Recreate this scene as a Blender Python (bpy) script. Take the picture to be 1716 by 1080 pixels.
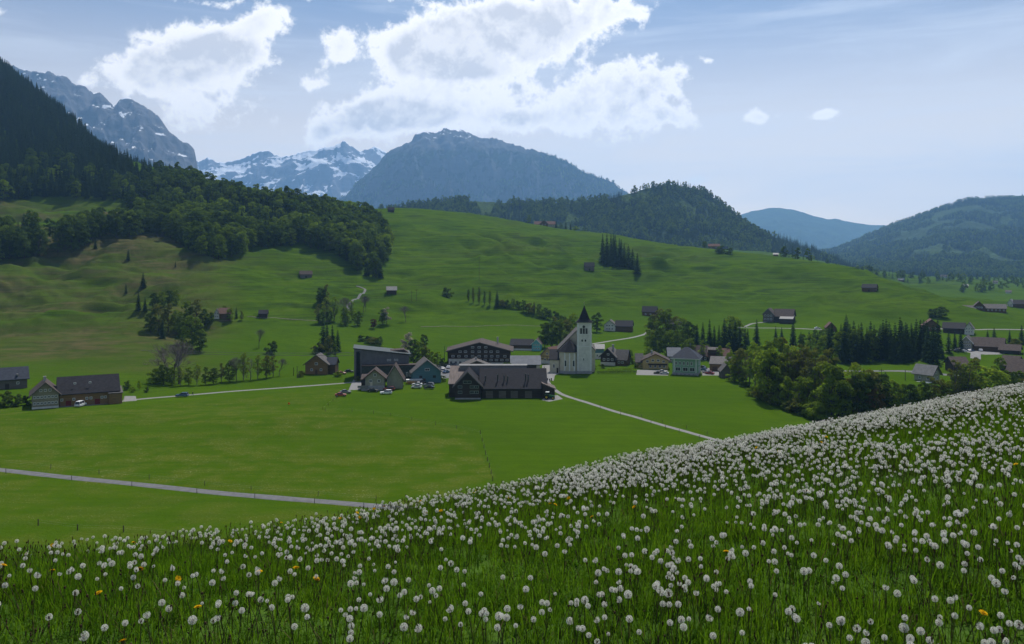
import bpy, bmesh, math, random
import numpy as np
from mathutils import Vector, Matrix

for _o in list(bpy.data.objects):
    bpy.data.objects.remove(_o)
SC = bpy.context.scene
COL = SC.collection
rng = np.random.default_rng(7)
random.seed(7)

# ------------------------------------------------------------------ camera
F, CX, HZ, ZC = 28.0 / 36.0 * 1716.0, 858.0, 451.0, 48.8   # focal (photo px), centre column, horizon row, eye height
cam_d = bpy.data.cameras.new('camera')
cam = bpy.data.objects.new('camera', cam_d)
COL.objects.link(cam)
cam.location = (0, 0, ZC)
cam.rotation_euler = (math.radians(90), 0, 0)
cam_d.lens, cam_d.sensor_width = 28.0, 36.0
cam_d.shift_y = -(540.0 - HZ) / 1716.0
cam_d.clip_start, cam_d.clip_end = 0.2, 60000.0
SC.camera = cam

# ------------------------------------------------------------------ exposure / engine
SC.render.engine = 'CYCLES'
SC.view_settings.view_transform = 'Standard'
SC.view_settings.look = 'None'
SC.view_settings.exposure = 0.0
SC.view_settings.gamma = 1.0
SC.view_settings.use_curve_mapping = False
SC.cycles.use_denoising = True
SC.cycles.max_bounces = 6
SC.cycles.diffuse_bounces = 2
SC.cycles.glossy_bounces = 2
SC.cycles.transmission_bounces = 4
SC.cycles.transparent_max_bounces = 8
SC.cycles.volume_bounces = 1
SC.cycles.sample_clamp_indirect = 3.0

# ------------------------------------------------------------------ node helper
class NT:
    def __init__(self, tree):
        self.t = tree
    def new(self, kind, **kw):
        n = self.t.nodes.new(kind)
        for k, v in kw.items():
            setattr(n, k, v)
        return n
    def put(self, sock, v):
        if isinstance(v, bpy.types.NodeSocket):
            self.t.links.new(v, sock)
        elif isinstance(v, (tuple, list)):
            sock.default_value = tuple(v) + ((1.0,) if len(v) == 3 and len(sock.default_value) == 4 else ())
        else:
            sock.default_value = v
    def m(self, op, a, b=0.0, c=0.0, clamp=False):
        n = self.new('ShaderNodeMath', operation=op, use_clamp=clamp)
        self.put(n.inputs[0], a); self.put(n.inputs[1], b); self.put(n.inputs[2], c)
        return n.outputs[0]
    def mix(self, f, a, b, mode='MIX'):
        n = self.new('ShaderNodeMix', data_type='RGBA', blend_type=mode)
        self.put(n.inputs[0], f); self.put(n.inputs[6], a); self.put(n.inputs[7], b)
        return n.outputs[2]
    def step(self, v, lo, hi, o0=0.0, o1=1.0):
        n = self.new('ShaderNodeMapRange', interpolation_type='SMOOTHSTEP')
        self.put(n.inputs[0], v); self.put(n.inputs[1], lo); self.put(n.inputs[2], hi)
        self.put(n.inputs[3], o0); self.put(n.inputs[4], o1)
        return n.outputs[0]
    def noise(self, vec, scale, detail=4.0, rough=0.55, dist=0.0):
        n = self.new('ShaderNodeTexNoise')
        self.put(n.inputs['Vector'], vec); self.put(n.inputs['Scale'], scale)
        n.inputs['Detail'].default_value = detail
        n.inputs['Roughness'].default_value = rough
        n.inputs['Distortion'].default_value = dist
        return n.outputs[0]
    def scale(self, vec, s):
        n = self.new('ShaderNodeMapping')
        self.put(n.inputs[0], vec)
        n.inputs['Scale'].default_value = s
        return n.outputs[0]

# ------------------------------------------------------------------ sky and sun
SUN_AZ, SUN_EL = math.radians(14.0), math.radians(57.0)   # to the right of straight ahead: everything is lit from behind
SUN_DIR = Vector((math.sin(SUN_AZ) * math.cos(SUN_EL), math.cos(SUN_AZ) * math.cos(SUN_EL), math.sin(SUN_EL)))
sun_d = bpy.data.lights.new('sun', 'SUN')
sun_d.energy = 5.0
sun_d.angle = math.radians(0.5)
sun_d.color = (1.0, 0.95, 0.87)
sun = bpy.data.objects.new('sun', sun_d)
sun.rotation_euler = SUN_DIR.to_track_quat('Z', 'Y').to_euler()
sun.location = (0, 0, 300)
COL.objects.link(sun)

world = bpy.data.worlds.new('World')
SC.world = world
world.use_nodes = True
wt = world.node_tree
wt.nodes.clear()
w = NT(wt)
sky = w.new('ShaderNodeTexSky', sky_type='NISHITA')
sky.sun_disc = False
sky.sun_elevation = SUN_EL
sky.sun_rotation = SUN_AZ
sky.altitude = 900.0
sky.air_density = 1.0
sky.dust_density = 2.2
sky.ozone_density = 1.5
vdir = w.new('ShaderNodeTexCoord').outputs['Generated']
sep = w.new('ShaderNodeSeparateXYZ')
w.put(sep.inputs[0], vdir)
dx, dy, dz = sep.outputs
yp = w.m('MAXIMUM', dy, 0.05)
PU = w.m('MULTIPLY', w.m('DIVIDE', dx, yp), F / 100.0)           # bearing, in hundreds of photo pixels from straight ahead
PV = w.m('MULTIPLY', w.m('DIVIDE', dz, yp), F / 100.0)           # height over the horizon, same unit
front = w.step(dy, 0.12, 0.35)
wn = w.new('ShaderNodeTexNoise'); w.put(wn.inputs['Vector'], vdir); wn.inputs['Scale'].default_value = 9.0; wn.inputs['Detail'].default_value = 2.0
wv = w.new('ShaderNodeVectorMath', operation='MULTIPLY_ADD')
w.put(wv.inputs[0], wn.outputs['Color']); wv.inputs[1].default_value = (1.3, 0.9, 0.0)
cmb = w.new('ShaderNodeCombineXYZ'); w.put(cmb.inputs[0], w.m('SUBTRACT', PU, 0.65)); w.put(cmb.inputs[1], w.m('SUBTRACT', PV, 0.45))
w.put(wv.inputs[2], cmb.outputs[0])
PW = wv.outputs[0]
# cumulus banks: bearing, height, half-width, half-height, fullness
CLOUDS = [(325, 110, 120, 62, 1.3), (385, 72, 52, 36, .9), (250, 115, 60, 34, .8), (350, 205, 80, 40, .85), (155, 118, 28, 17, .6),
          (800, 62, 155, 64, 1.45), (700, 105, 92, 34, 1.1), (900, 30, 135, 46, 1.1), (1050, 12, 95, 26, .8), (800, 128, 80, 20, .7),
          (1070, 135, 105, 42, 1.15), (985, 192, 110, 46, 1.05), (1120, 197, 54, 26, .95), (855, 208, 64, 36, 1.0),
          (600, 210, 95, 46, 1.2), (740, 178, 66, 28, 1.05), (680, 207, 80, 38, 1.05), (520, 234, 44, 20, .8),
          (556, 78, 42, 30, .9), (440, 28, 42, 22, .95), (503, 134, 32, 20, .8),
          (10, 15, 32, 28, .9), (1292, 196, 50, 18, .72), (1270, 186, 26, 18, .5), (1390, 190, 28, 13, .85), (1195, 98, 26, 11, .75), (1160, 304, 60, 12, .6), (440, -4, 260, 10, .6)]
acc = None
for cx, cy, rx, ry, am in CLOUDS:
    q = w.new('ShaderNodeVectorMath', operation='MULTIPLY_ADD')
    w.put(q.inputs[0], PW); q.inputs[1].default_value = (100.0 / rx, 100.0 / ry, 0.0); q.inputs[2].default_value = (-(cx - CX) / rx, -(HZ - cy) / ry, 0.0)
    r2 = w.new('ShaderNodeVectorMath', operation='DOT_PRODUCT'); w.put(r2.inputs[0], q.outputs[0]); w.put(r2.inputs[1], q.outputs[0])
    g = w.m('POWER', 0.387, r2.outputs['Value'])
    acc = w.m('MULTIPLY', g, am) if acc is None else w.m('MULTIPLY_ADD', g, am, acc)
acc = w.m('MULTIPLY', acc, front)
outside = w.m('SUBTRACT', 1.0, w.m('MULTIPLY', front, w.m('MULTIPLY', w.step(w.m('ABSOLUTE', PU), 9.0, 13.0, 1.0, 0.0), w.step(PV, 4.6, 6.5, 1.0, 0.0))))
low = w.noise(w.scale(vdir, (1.0, 1.0, 2.0)), 2.6, 2.0, 0.5)
acc = w.m('ADD', acc, w.m('MULTIPLY', w.step(low, 0.57, 0.77), w.m('MULTIPLY', outside, w.step(dz, 0.0, 0.1))))
ofs = w.new('ShaderNodeVectorMath', operation='ADD'); w.put(ofs.inputs[0], vdir); ofs.inputs[1].default_value = (0.005, 0.0, 0.020)
fine = w.noise(vdir, 15.0, 7.0, 0.64, 0.25)
fine_up = w.noise(ofs.outputs[0], 15.0, 5.0, 0.60, 0.25)
finer = w.noise(vdir, 52.0, 4.0, 0.6, 0.15)
dens = w.m('ADD', acc, w.m('ADD', w.m('MULTIPLY', w.m('SUBTRACT', fine, 0.5), 2.3), w.m('MULTIPLY', w.m('SUBTRACT', finer, 0.5), 1.5)))
cover = w.m('MULTIPLY', w.step(dens, 0.50, 0.95), w.step(acc, 0.16, 0.50))
# towards the sun the cloud thins out: bright rim there, grey where more cloud lies above
lit = w.step(w.m('SUBTRACT', fine, fine_up), -0.12, 0.12)
thick = w.m('MULTIPLY', w.step(dens, 0.80, 1.6), w.step(acc, 0.70, 1.35))
shade = w.m('MULTIPLY', w.m('SUBTRACT', 1.15, w.m('MULTIPLY', lit, 0.70)), thick, clamp=True)
# thin high veil
veil_n = w.noise(w.scale(vdir, (2.0, 2.0, 16.0)), 1.6, 6.0, 0.6, 0.6)
veil = w.m('MULTIPLY', w.step(veil_n, 0.40, 0.70), w.step(dz, 0.02, 0.12))
veil = w.m('MULTIPLY', veil, 0.36)
SKYSTR = 0.1
sunward = w.step(w.m('ADD', w.m('MULTIPLY', dx, math.sin(SUN_AZ)), w.m('MULTIPLY', dy, math.cos(SUN_AZ))), -0.1, 0.85, 0.12, 1.0)
hazeband = w.m('MULTIPLY', w.step(dz, -0.02, 0.36, 0.97, 0.0), sunward)   # haze glows on the sun's side
skyc = w.mix(1.0, sky.outputs[0], (0.66, 0.74, 0.82), 'MULTIPLY')
skyc = w.mix(hazeband, skyc, (19.5, 16.0, 11.8))
skyc = w.mix(veil, skyc, (10.2, 10.6, 11.2))
cloudc = w.mix(shade, (14.0, 13.3, 12.4), (8.3, 8.1, 8.2))
final = w.mix(cover, skyc, cloudc)
bg = w.new('ShaderNodeBackground')
w.put(bg.inputs[0], final)
bg.inputs[1].default_value = SKYSTR
wo = w.new('ShaderNodeOutputWorld')
wt.links.new(bg.outputs[0], wo.inputs[0])
world.cycles.sampling_method = 'MANUAL'
world.cycles.sample_map_resolution = 1024

# ------------------------------------------------------------------ small library
def _hash(ix, iy, seed):
    h = (ix.astype(np.int64) * 374761393 + iy.astype(np.int64) * 668265263 + seed * 974634777) & 0x7fffffff
    h = ((h ^ (h >> 13)) * 1274126177) & 0x7fffffff
    return ((h ^ (h >> 16)) & 0xffff) / 65535.0
def vnoise(x, y, seed=0):
    x, y = np.broadcast_arrays(np.asarray(x, float), np.asarray(y, float))
    ix, iy = np.floor(x), np.floor(y)
    fx, fy = x - ix, y - iy
    fx = fx * fx * fx * (fx * (fx * 6 - 15) + 10); fy = fy * fy * fy * (fy * (fy * 6 - 15) + 10)
    a, b = _hash(ix, iy, seed), _hash(ix + 1, iy, seed)
    c, d = _hash(ix, iy + 1, seed), _hash(ix + 1, iy + 1, seed)
    return (a + (b - a) * fx) * (1 - fy) + (c + (d - c) * fx) * fy
def fbm(x, y, octv=4, seed=0, gain=0.5, lac=2.03):
    x, y = np.asarray(x, float), np.asarray(y, float)
    s, am, tot = 0.0, 1.0, 0.0
    for k in range(octv):
        s = s + am * (vnoise(x, y, seed + k * 17) * 2 - 1)
        tot += am; am *= gain
        x = x * lac + 13.7; y = y * lac + 5.3
    return s / tot
def ridged(x, y, octv=4, seed=0, gain=0.55):
    x, y = np.asarray(x, float), np.asarray(y, float)
    s, am, tot = 0.0, 1.0, 0.0
    for k in range(octv):
        s = s + am * (1 - np.abs(vnoise(x, y, seed + k * 31) * 2 - 1)) ** 1.6
        tot += am; am *= gain
        x = x * 2.05 + 3.1; y = y * 2.05 + 9.2
    return s / tot
def sstep(v, a, b):
    t = np.clip((v - a) / (b - a), 0, 1)
    return t * t * (3 - 2 * t)

def tag(o, label=None, cat=None, group=None, kind=None):
    if label: o['label'] = label
    if cat: o['category'] = cat
    if group: o['group'] = group
    if kind: o['kind'] = kind
    return o
def mesh_np(name, verts, faces, mats=(), smooth=False, face_mat=None):
    """verts (n,3), faces: array (m,k) with one k, or list of such arrays"""
    me = bpy.data.meshes.new(name)
    arrs = faces if isinstance(faces, list) else [faces]
    arrs = [np.asarray(a, np.int32) for a in arrs if len(a)]
    nv = len(verts)
    me.vertices.add(nv)
    me.vertices.foreach_set('co', np.asarray(verts, np.float32).ravel())
    loops = np.concatenate([a.ravel() for a in arrs])
    cnt = np.concatenate([np.full(len(a), a.shape[1], np.int32) for a in arrs])
    me.loops.add(len(loops))
    me.loops.foreach_set('vertex_index', loops)
    me.polygons.add(len(cnt))
    st = np.zeros(len(cnt), np.int32); st[1:] = np.cumsum(cnt)[:-1]
    me.polygons.foreach_set('loop_start', st)
    if smooth:
        me.polygons.foreach_set('use_smooth', np.ones(len(cnt), bool))
    for mt in mats:
        me.materials.append(mt)
    if face_mat is not None:
        me.polygons.foreach_set('material_index', np.asarray(face_mat, np.int32))
    me.update(calc_edges=True)
    return me
def link(name, me, parent=None, loc=None, rz=None):
    o = bpy.data.objects.new(name, me)
    COL.objects.link(o)
    if parent is not None:
        o.parent = parent
    if loc is not None:
        o.location = loc
    if rz is not None:
        o.rotation_euler = (0, 0, rz)
    return o
def grid_faces(nr, nc):
    i = np.arange(nr - 1)[:, None] * nc + np.arange(nc - 1)[None, :]
    i = i.ravel()
    return np.stack([i, i + 1, i + nc + 1, i + nc], 1)
class MB:
    """collects boxes, prisms, tubes into one mesh"""
    def __init__(self):
        self.v, self.f, self.fm = [], [], []
    def add(self, vs, fs, mi=0):
        b = len(self.v)
        self.v += [tuple(p) for p in vs]
        self.f += [tuple(b + i for i in q) for q in fs]
        self.fm += [mi] * len(fs)
    def box(self, x0, x1, y0, y1, z0, z1, mi=0):
        self.add([(x0, y0, z0), (x1, y0, z0), (x1, y1, z0), (x0, y1, z0), (x0, y0, z1), (x1, y0, z1), (x1, y1, z1), (x0, y1, z1)],
                 [(0, 3, 2, 1), (4, 5, 6, 7), (0, 1, 5, 4), (1, 2, 6, 5), (2, 3, 7, 6), (3, 0, 4, 7)], mi)
    def prism(self, poly, axis, a0, a1, mi=0):
        """poly: list of 2-D points; extruded along axis 'x','y' or 'z' from a0 to a1"""
        n = len(poly)
        def P(p, a):
            return {'x': (a, p[0], p[1]), 'y': (p[0], a, p[1]), 'z': (p[0], p[1], a)}[axis]
        vs = [P(p, a0) for p in poly] + [P(p, a1) for p in poly]
        fs = [tuple(range(n)), tuple(range(2 * n - 1, n - 1, -1))] + [(i, i + n, (i + 1) % n + n, (i + 1) % n) for i in range(n)]
        self.add(vs, fs, mi)
    def tube(self, p0, p1, r0, r1=None, n=6, mi=0, caps=True):
        r1 = r0 if r1 is None else r1
        p0, p1 = Vector(p0), Vector(p1)
        ax = (p1 - p0)
        if ax.length < 1e-6: return
        ax.normalize()
        u = ax.orthogonal().normalized(); v = ax.cross(u)
        vs = []
        for p, r in ((p0, r0), (p1, r1)):
            for k in range(n):
                a = 2 * math.pi * k / n
                vs.append(p + u * (math.cos(a) * r) + v * (math.sin(a) * r))
        fs = [(k, (k + 1) % n, n + (k + 1) % n, n + k) for k in range(n)]
        if caps:
            fs += [tuple(range(n - 1, -1, -1)), tuple(range(n, 2 * n))]
        self.add(vs, fs, mi)
    def mesh(self, name, *mats, smooth=False):
        me = bpy.data.meshes.new(name)
        me.from_pydata(self.v, [], self.f)
        for mt in mats:
            me.materials.append(mt)
        if len(mats) > 1:
            me.polygons.foreach_set('material_index', self.fm)
        if smooth:
            me.polygons.foreach_set('use_smooth', [True] * len(self.f))
        bm = bmesh.new(); bm.from_mesh(me)
        bmesh.ops.recalc_face_normals(bm, faces=bm.faces)
        bm.to_mesh(me); bm.free()
        me.update()
        return me
    def build(self, name, mats, parent=None, smooth=False):
        mats = mats if isinstance(mats, (tuple, list)) else (mats,)
        return link(name, self.mesh(name, *mats, smooth=smooth), parent)

# ------------------------------------------------------------------ materials
MATS = {}
def base_mat(name):
    mt = bpy.data.materials.new(name)
    mt.use_nodes = True
    mt.node_tree.nodes.clear()
    n = NT(mt.node_tree)
    out = n.new('ShaderNodeOutputMaterial')
    MATS[name] = mt
    return mt, n, out
def simple(name, col, rough=0.8, vary=0.18, scale=1.5, metal=0.0, stretch=(1, 1, 1), bump=0.0, spec=0.12):
    if name in MATS: return MATS[name]
    mt, n, out = base_mat(name)
    p = n.new('ShaderNodeBsdfPrincipled')
    tc = n.new('ShaderNodeTexCoord').outputs['Object']
    v = n.scale(tc, stretch)
    nz = n.noise(v, scale, 5.0, 0.6)
    lo = tuple(c * (1 - vary) for c in col); hi = tuple(min(1, c * (1 + vary)) for c in col)
    n.put(p.inputs['Base Color'], n.mix(n.step(nz, 0.3, 0.7), lo, hi))
    p.inputs['Roughness'].default_value = rough
    p.inputs['Metallic'].default_value = metal
    p.inputs['Specular IOR Level'].default_value = spec
    if bump:
        bp = n.new('ShaderNodeBump')
        bp.inputs['Strength'].default_value = 0.6
        bp.inputs['Distance'].default_value = bump
        n.put(bp.inputs['Height'], nz)
        n.put(p.inputs['Normal'], bp.outputs[0])
    mt.node_tree.links.new(p.outputs[0], out.inputs[0])
    return mt
def leafmat(name, c0, c1, trans=0.45, seasonal=None):
    mt, n, out = base_mat(name)
    oi = n.new('ShaderNodeObjectInfo').outputs['Random']
    geo = n.new('ShaderNodeNewGeometry')
    nz = n.noise(n.new('ShaderNodeTexCoord').outputs['Object'], 0.6, 3.0, 0.6)
    col = n.mix(oi, c0, c1)
    col = n.mix(n.m('MULTIPLY', n.step(nz, 0.35, 0.7), 0.45), col, tuple(min(1, c * 1.7) for c in c1))
    d = n.new('ShaderNodeBsdfDiffuse'); t = n.new('ShaderNodeBsdfTranslucent')
    n.put(d.inputs[0], col)
    n.put(t.inputs[0], n.mix(1.0, col, (1.25, 1.3, 0.7), 'MULTIPLY'))
    mx = n.new('ShaderNodeMixShader')
    mx.inputs[0].default_value = trans
    mt.node_tree.links.new(d.outputs[0], mx.inputs[1]); mt.node_tree.links.new(t.outputs[0], mx.inputs[2])
    mt.node_tree.links.new(mx.outputs[0], out.inputs[0])
    return mt
# ================================================================== VALLEY AND HILLSIDES
def W(px, py, d):
    return ((px - CX) / F * d, d, ZC - (py - HZ) / F * d)
def flat(d):
    return HZ + ZC * F / d
CTRL = []
for px in (-500, -250, 0, 250, 500, 750, 1000, 1250, 1500, 1750, 2000, 2200):
    for d in (85, 120, 165, 215, 270):
        CTRL.append((px, flat(d), d))
PROFILES = {
    -500: [(330, 0), (400, 25), (520, 62), (700, 120), (900, 210), (1150, 330), (1500, 500), (1900, 430)],
    -250: [(335, 0), (395, 610), (480, 540), (620, 450), (760, 365), (870, 300), (1120, 190), (1480, 70), (1850, 110)],
    0: [(338, 640), (390, 603), (480, 532), (620, 440), (740, 372), (850, 322), (1080, 218), (1420, 112), (1800, 160)],
    100: [(340, 642), (395, 605), (480, 534), (620, 440), (740, 374), (860, 322), (1080, 245), (1250, 190), (1600, 240)],
    200: [(345, 641), (430, 575), (540, 490), (640, 425), (750, 372), (900, 310), (1020, 276), (1350, 310)],
    350: [(352, 637), (400, 606), (480, 545), (600, 470), (700, 420), (800, 368), (900, 322), (1250, 355)],
    500: [(365, 629), (430, 600), (520, 540), (650, 466), (720, 432), (800, 390), (900, 352), (1250, 380)],
    620: [(405, 612), (510, 560), (640, 491), (740, 445), (850, 402), (950, 372), (1060, 349), (1400, 380)],
    700: [(420, 606), (520, 555), (640, 495), (760, 446), (900, 395), (1020, 364), (1120, 350), (1500, 382)],
    780: [(405, 612), (450, 595), (540, 552), (640, 502), (760, 450), (900, 402), (1020, 376), (1160, 358), (1600, 390)],
    900: [(400, 614), (470, 588), (570, 545), (670, 502), (800, 452), (950, 412), (1060, 394), (1220, 378), (1650, 405)],
    1035: [(405, 612), (470, 590), (560, 557), (640, 529), (760, 482), (880, 442), (1000, 415), (1150, 394), (1550, 420)],
    1200: [(405, 612), (500, 575), (600, 545), (720, 502), (850, 458), (950, 434), (1050, 420), (1400, 446)],
    1330: [(415, 608), (470, 587), (540, 562), (610, 543), (700, 508), (800, 472), (900, 444), (970, 437), (1150, 458), (1500, 440), (2000, 428)],
    1400: [(415, 608), (480, 582), (560, 552), (640, 525), (740, 486), (820, 460), (880, 447), (1050, 468), (1400, 455), (2000, 445)],
    1480: [(412, 609), (470, 586), (560, 548), (620, 522), (700, 493), (790, 467), (950, 486), (1300, 474), (1700, 462), (2100, 458)],
    1560: [(400, 606), (440, 596), (520, 560), (600, 530), (660, 508), (730, 487), (880, 502), (1200, 488), (1600, 472), (2100, 462)],
    1640: [(400, 614), (460, 586), (530, 557), (600, 532), (670, 510), (740, 502), (900, 508), (1200, 492), (1600, 474), (2100, 464)],
    1716: [(400, 614), (450, 590), (540, 556), (640, 528), (720, 512), (860, 510), (1200, 494), (1600, 476), (2100, 466)],
    1950: [(400, 614), (460, 588), (560, 552), (660, 524), (760, 510), (1000, 500), (1500, 480), (2100, 468)],
    2200: [(400, 614), (460, 588), (560, 552), (660, 524), (760, 510), (1000, 500), (1500, 480), (2100, 468)],
}
for px, pr in PROFILES.items():
    for d, py in pr:
        if px == -500:
            CTRL.append((px, HZ - (py - ZC) * F / d, d))
        else:
            CTRL.append((px, py if py else flat(d), d))
CT = np.array(CTRL, float)
KX, KY = 1 / 330.0, 2.3
cz = ZC - (CT[:, 1] - HZ) / F * CT[:, 2]
cp = np.stack([CT[:, 0] * KX, np.log(CT[:, 2]) * KY], 1)
def _tps(r2):
    return np.where(r2 > 1e-12, 0.5 * r2 * np.log(np.maximum(r2, 1e-12)), 0.0)
nC = len(cp)
A = np.zeros((nC + 3, nC + 3))
A[:nC, :nC] = _tps(((cp[:, None] - cp[None]) ** 2).sum(-1)) + np.eye(nC) * 0.004
A[:nC, nC] = 1; A[:nC, nC + 1:] = cp
A[nC, :nC] = 1; A[nC + 1:, :nC] = cp.T
wts = np.linalg.solve(A, np.concatenate([cz, np.zeros(3)]))
NR, NCOL = 640, 900
PXS = np.linspace(-480, 2200, NCOL)
LDS = np.linspace(math.log(86), math.log(2050), NR)
gp, gl = np.meshgrid(PXS * KX, LDS * KY)
Z0 = np.full(gp.shape, wts[nC]) + wts[nC + 1] * gp + wts[nC + 2] * gl
for i in range(nC):
    Z0 += wts[i] * _tps((gp - cp[i, 0]) ** 2 + (gl - cp[i, 1]) ** 2)
GY = np.exp(np.broadcast_to(LDS[:, None], Z0.shape))
GX = (np.broadcast_to(PXS[None], Z0.shape) - CX) / F * GY
PXG = np.broadcast_to(PXS[None], Z0.shape)
PYG0 = HZ + (ZC - Z0) * F / GY
# valley floor stays calm, slopes get hummocks, cattle terraces and gullies
hillm = sstep(Z0, 3.0, 22.0) * sstep(GY, 340, 480)
rough = sstep(PXG, 440, 290) * sstep(PYG0, 322, 342) * sstep(GY, 338, 375)         # rough pasture on the left slope
wx = GX + 14 * fbm(GX / 60, GY / 60, 3, 5)
wy = GY + 18 * fbm(GX / 70 + 9, GY / 55, 3, 8)
hum = fbm(wx / 150, wy / 85, 2, 11) * 12.0 + fbm(wx / 70, wy / 40, 3, 17) * 5.0 + fbm(wx / 40, wy / 22, 3, 15) * 2.6
terr = fbm(wx / 34, Z0 / 3.4 + fbm(GX / 50, GY / 50, 2, 3) * 1.2, 4, 21) * 4.2
gul = -np.clip(ridged(wx / 120, wy / 210, 3, 41) - 0.62, 0, 1) * 9.0
band = np.exp(-((PYG0 - 425 - (PXG - 900) * 0.08) / 26) ** 2) * sstep(PXG, 740, 840) * sstep(PXG, 1250, 1080)
hollow = band * fbm(wx / 26, wy / 16, 4, 77) * 11.0
terr2 = fbm(wx / 18, Z0 / 1.7 + fbm(GX / 30, GY / 30, 2, 13), 3, 91) * 1.6
ridge_fade = np.where(PXG > 600, sstep(PYG0, 352 + np.clip(PXG - 650, 0, 2000) * 0.11, 400 + np.clip(PXG - 650, 0, 2000) * 0.10), 1.0)
ZG = Z0 + hillm * (hum + terr * (1 + 0.2 * rough) + gul * (0.7 + rough * 0.5) + rough * terr2 * 1.1) * (0.25 + 0.75 * ridge_fade) + hollow
tri = np.abs(((Z0 / 3.2 + 1.6 * fbm(GX / 60, GY / 60, 3, 401)) % 1.0) - 0.5) * 2
ZG += hillm * 0.75 * tri * sstep(fbm(GX / 90, GY / 70, 2, 411), -0.25, 0.35)
ZG += 0.35 * fbm(GX / 45, GY / 30, 3, 61) * sstep(GY, 120, 170)
def bump_at(px, py, sx, sy, h):
    d = 65150.0 / (py - HZ)
    x, y = (px - CX) / F * d, d
    return h * np.exp(-((GX - x) / sx) ** 2 - ((GY - y) / sy) ** 2)
ZG += bump_at(520, 712, 46, 20, 2.6) + bump_at(120, 702, 40, 14, 1.2)
ZG += bump_at(1585, 600, 16, 16, 3.2) + bump_at(1480, 606, 12, 14, 1.6)
ZG -= bump_at(1430, 690, 40, 40, 2.5) + bump_at(1580, 690, 60, 40, 2.5)
def ground(x, y):
    x, y = np.asarray(x, float), np.asarray(y, float)
    px = CX + x / y * F
    a = np.clip((px - PXS[0]) / (PXS[1] - PXS[0]), 0, NCOL - 1.001)
    b = np.clip((np.log(y) - LDS[0]) / (LDS[1] - LDS[0]), 0, NR - 1.001)
    i, j = a.astype(int), b.astype(int)
    fa, fb = a - i, b - j
    return (ZG[j, i] * (1 - fa) + ZG[j, i + 1] * fa) * (1 - fb) + (ZG[j + 1, i] * (1 - fa) + ZG[j + 1, i + 1] * fa) * fb
_PYG = HZ + (ZC - ZG) * F / GY
def hit(px, py, dmin=100.0):
    """where the line of sight through (px, py) meets the ground"""
    a = np.clip((px - PXS[0]) / (PXS[1] - PXS[0]), 0, NCOL - 1.001)
    i = int(a); fa = a - i
    colp = _PYG[:, i] * (1 - fa) + _PYG[:, i + 1] * fa
    j0 = int(np.searchsorted(LDS, math.log(dmin)))
    for j in range(max(j0, 1), NR):
        if colp[j] <= py:
            t = (colp[j - 1] - py) / max(1e-9, colp[j - 1] - colp[j])
            t = min(1, max(0, t))
            d = math.exp(LDS[j - 1] + t * (LDS[j] - LDS[j - 1]))
            x = (px - CX) / F * d
            return Vector((x, d, float(ground(x, d))))
    jm = int(np.searchsorted(LDS, math.log(1320.0))) if dmin < 900 else NR
    d = math.exp(LDS[int(np.argmin(colp[:jm]))])
    x = (px - CX) / F * d
    return Vector((x, d, float(ground(x, d))))

def in_poly(px, py, poly):
    px, py = np.asarray(px), np.asarray(py)
    r = np.zeros(px.shape, bool)
    n = len(poly)
    for i in range(n):
        x0, y0 = poly[i]; x1, y1 = poly[(i + 1) % n]
        if y0 == y1: continue
        c = ((y0 > py) != (y1 > py)) & (px < (x1 - x0) * (py - y0) / (y1 - y0) + x0)
        r ^= c
    return r

# plant cover of the ground: how dry / rough, how much in flower
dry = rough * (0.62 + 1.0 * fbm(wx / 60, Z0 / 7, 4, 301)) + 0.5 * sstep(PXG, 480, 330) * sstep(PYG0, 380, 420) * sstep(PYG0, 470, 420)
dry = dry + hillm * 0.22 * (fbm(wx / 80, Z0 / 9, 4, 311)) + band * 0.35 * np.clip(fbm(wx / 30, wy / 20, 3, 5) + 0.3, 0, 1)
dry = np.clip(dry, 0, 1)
fl_poly = [(-600, 690), (300, 688), (560, 690), (700, 705), (780, 722), (830, 800), (700, 860), (560, 850), (330, 822), (-600, 770)]
fl2 = [(-600, 800), (0, 800), (330, 835), (640, 870), (500, 1000), (-600, 1000)]
PYG1 = HZ + (ZC - ZG) * F / GY
flower = in_poly(PXG, PYG1, fl_poly) * 1.0 + in_poly(PXG, PYG1, fl2) * 0.75
flower += in_poly(PXG, PYG1, [(230, 690), (-600, 720), (-600, 676), (200, 684), (420, 664), (580, 652), (560, 690)]) * 0.8
fe = flower.copy()
for _ in range(3):
    fe[1:-1, 1:-1] = (fe[1:-1, 1:-1] * 2 + fe[:-2, 1:-1] + fe[2:, 1:-1] + fe[1:-1, :-2] + fe[1:-1, 2:]) / 6
lush = np.exp(-((PXG - 560) / 110) ** 2 - ((PYG1 - 738) / 13) ** 2) + np.exp(-((PXG - 210) / 190) ** 2 - ((PYG1 - 722) / 9) ** 2)
fe = np.clip(fe * (1 - 0.9 * np.clip(lush, 0, 1)), 0, 1)

gm, n, out = base_mat('pasture')
pos = n.new('ShaderNodeNewGeometry').outputs['Position']
flatpos = n.scale(pos, (1, 1, 0.25))
aD = n.new('ShaderNodeAttribute', attribute_name='dry').outputs['Fac']
aF = n.new('ShaderNodeAttribute', attribute_name='flower').outputs['Fac']
n1 = n.noise(flatpos, 0.012, 5.0, 0.6)
n2 = n.noise(flatpos, 0.11, 5.0, 0.62)
n3 = n.noise(flatpos, 1.3, 4.0, 0.65)
sp = n.noise(pos, 2.6, 2.0, 0.7)
streak = n.noise(n.scale(pos, (0.022, 0.022, 0.42)), 1.0, 5.0, 0.62, 0.3)
sz = n.new('ShaderNodeSeparateXYZ'); n.put(sz.inputs[0], pos)
streak2 = n.noise(n.scale(pos, (0.035, 0.035, 1.15)), 1.0, 4.0, 0.6, 0.4)
n4 = n.noise(n.scale(pos, (1.0, 1.0, 0.4)), 3.2, 2.0, 0.7)
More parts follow.
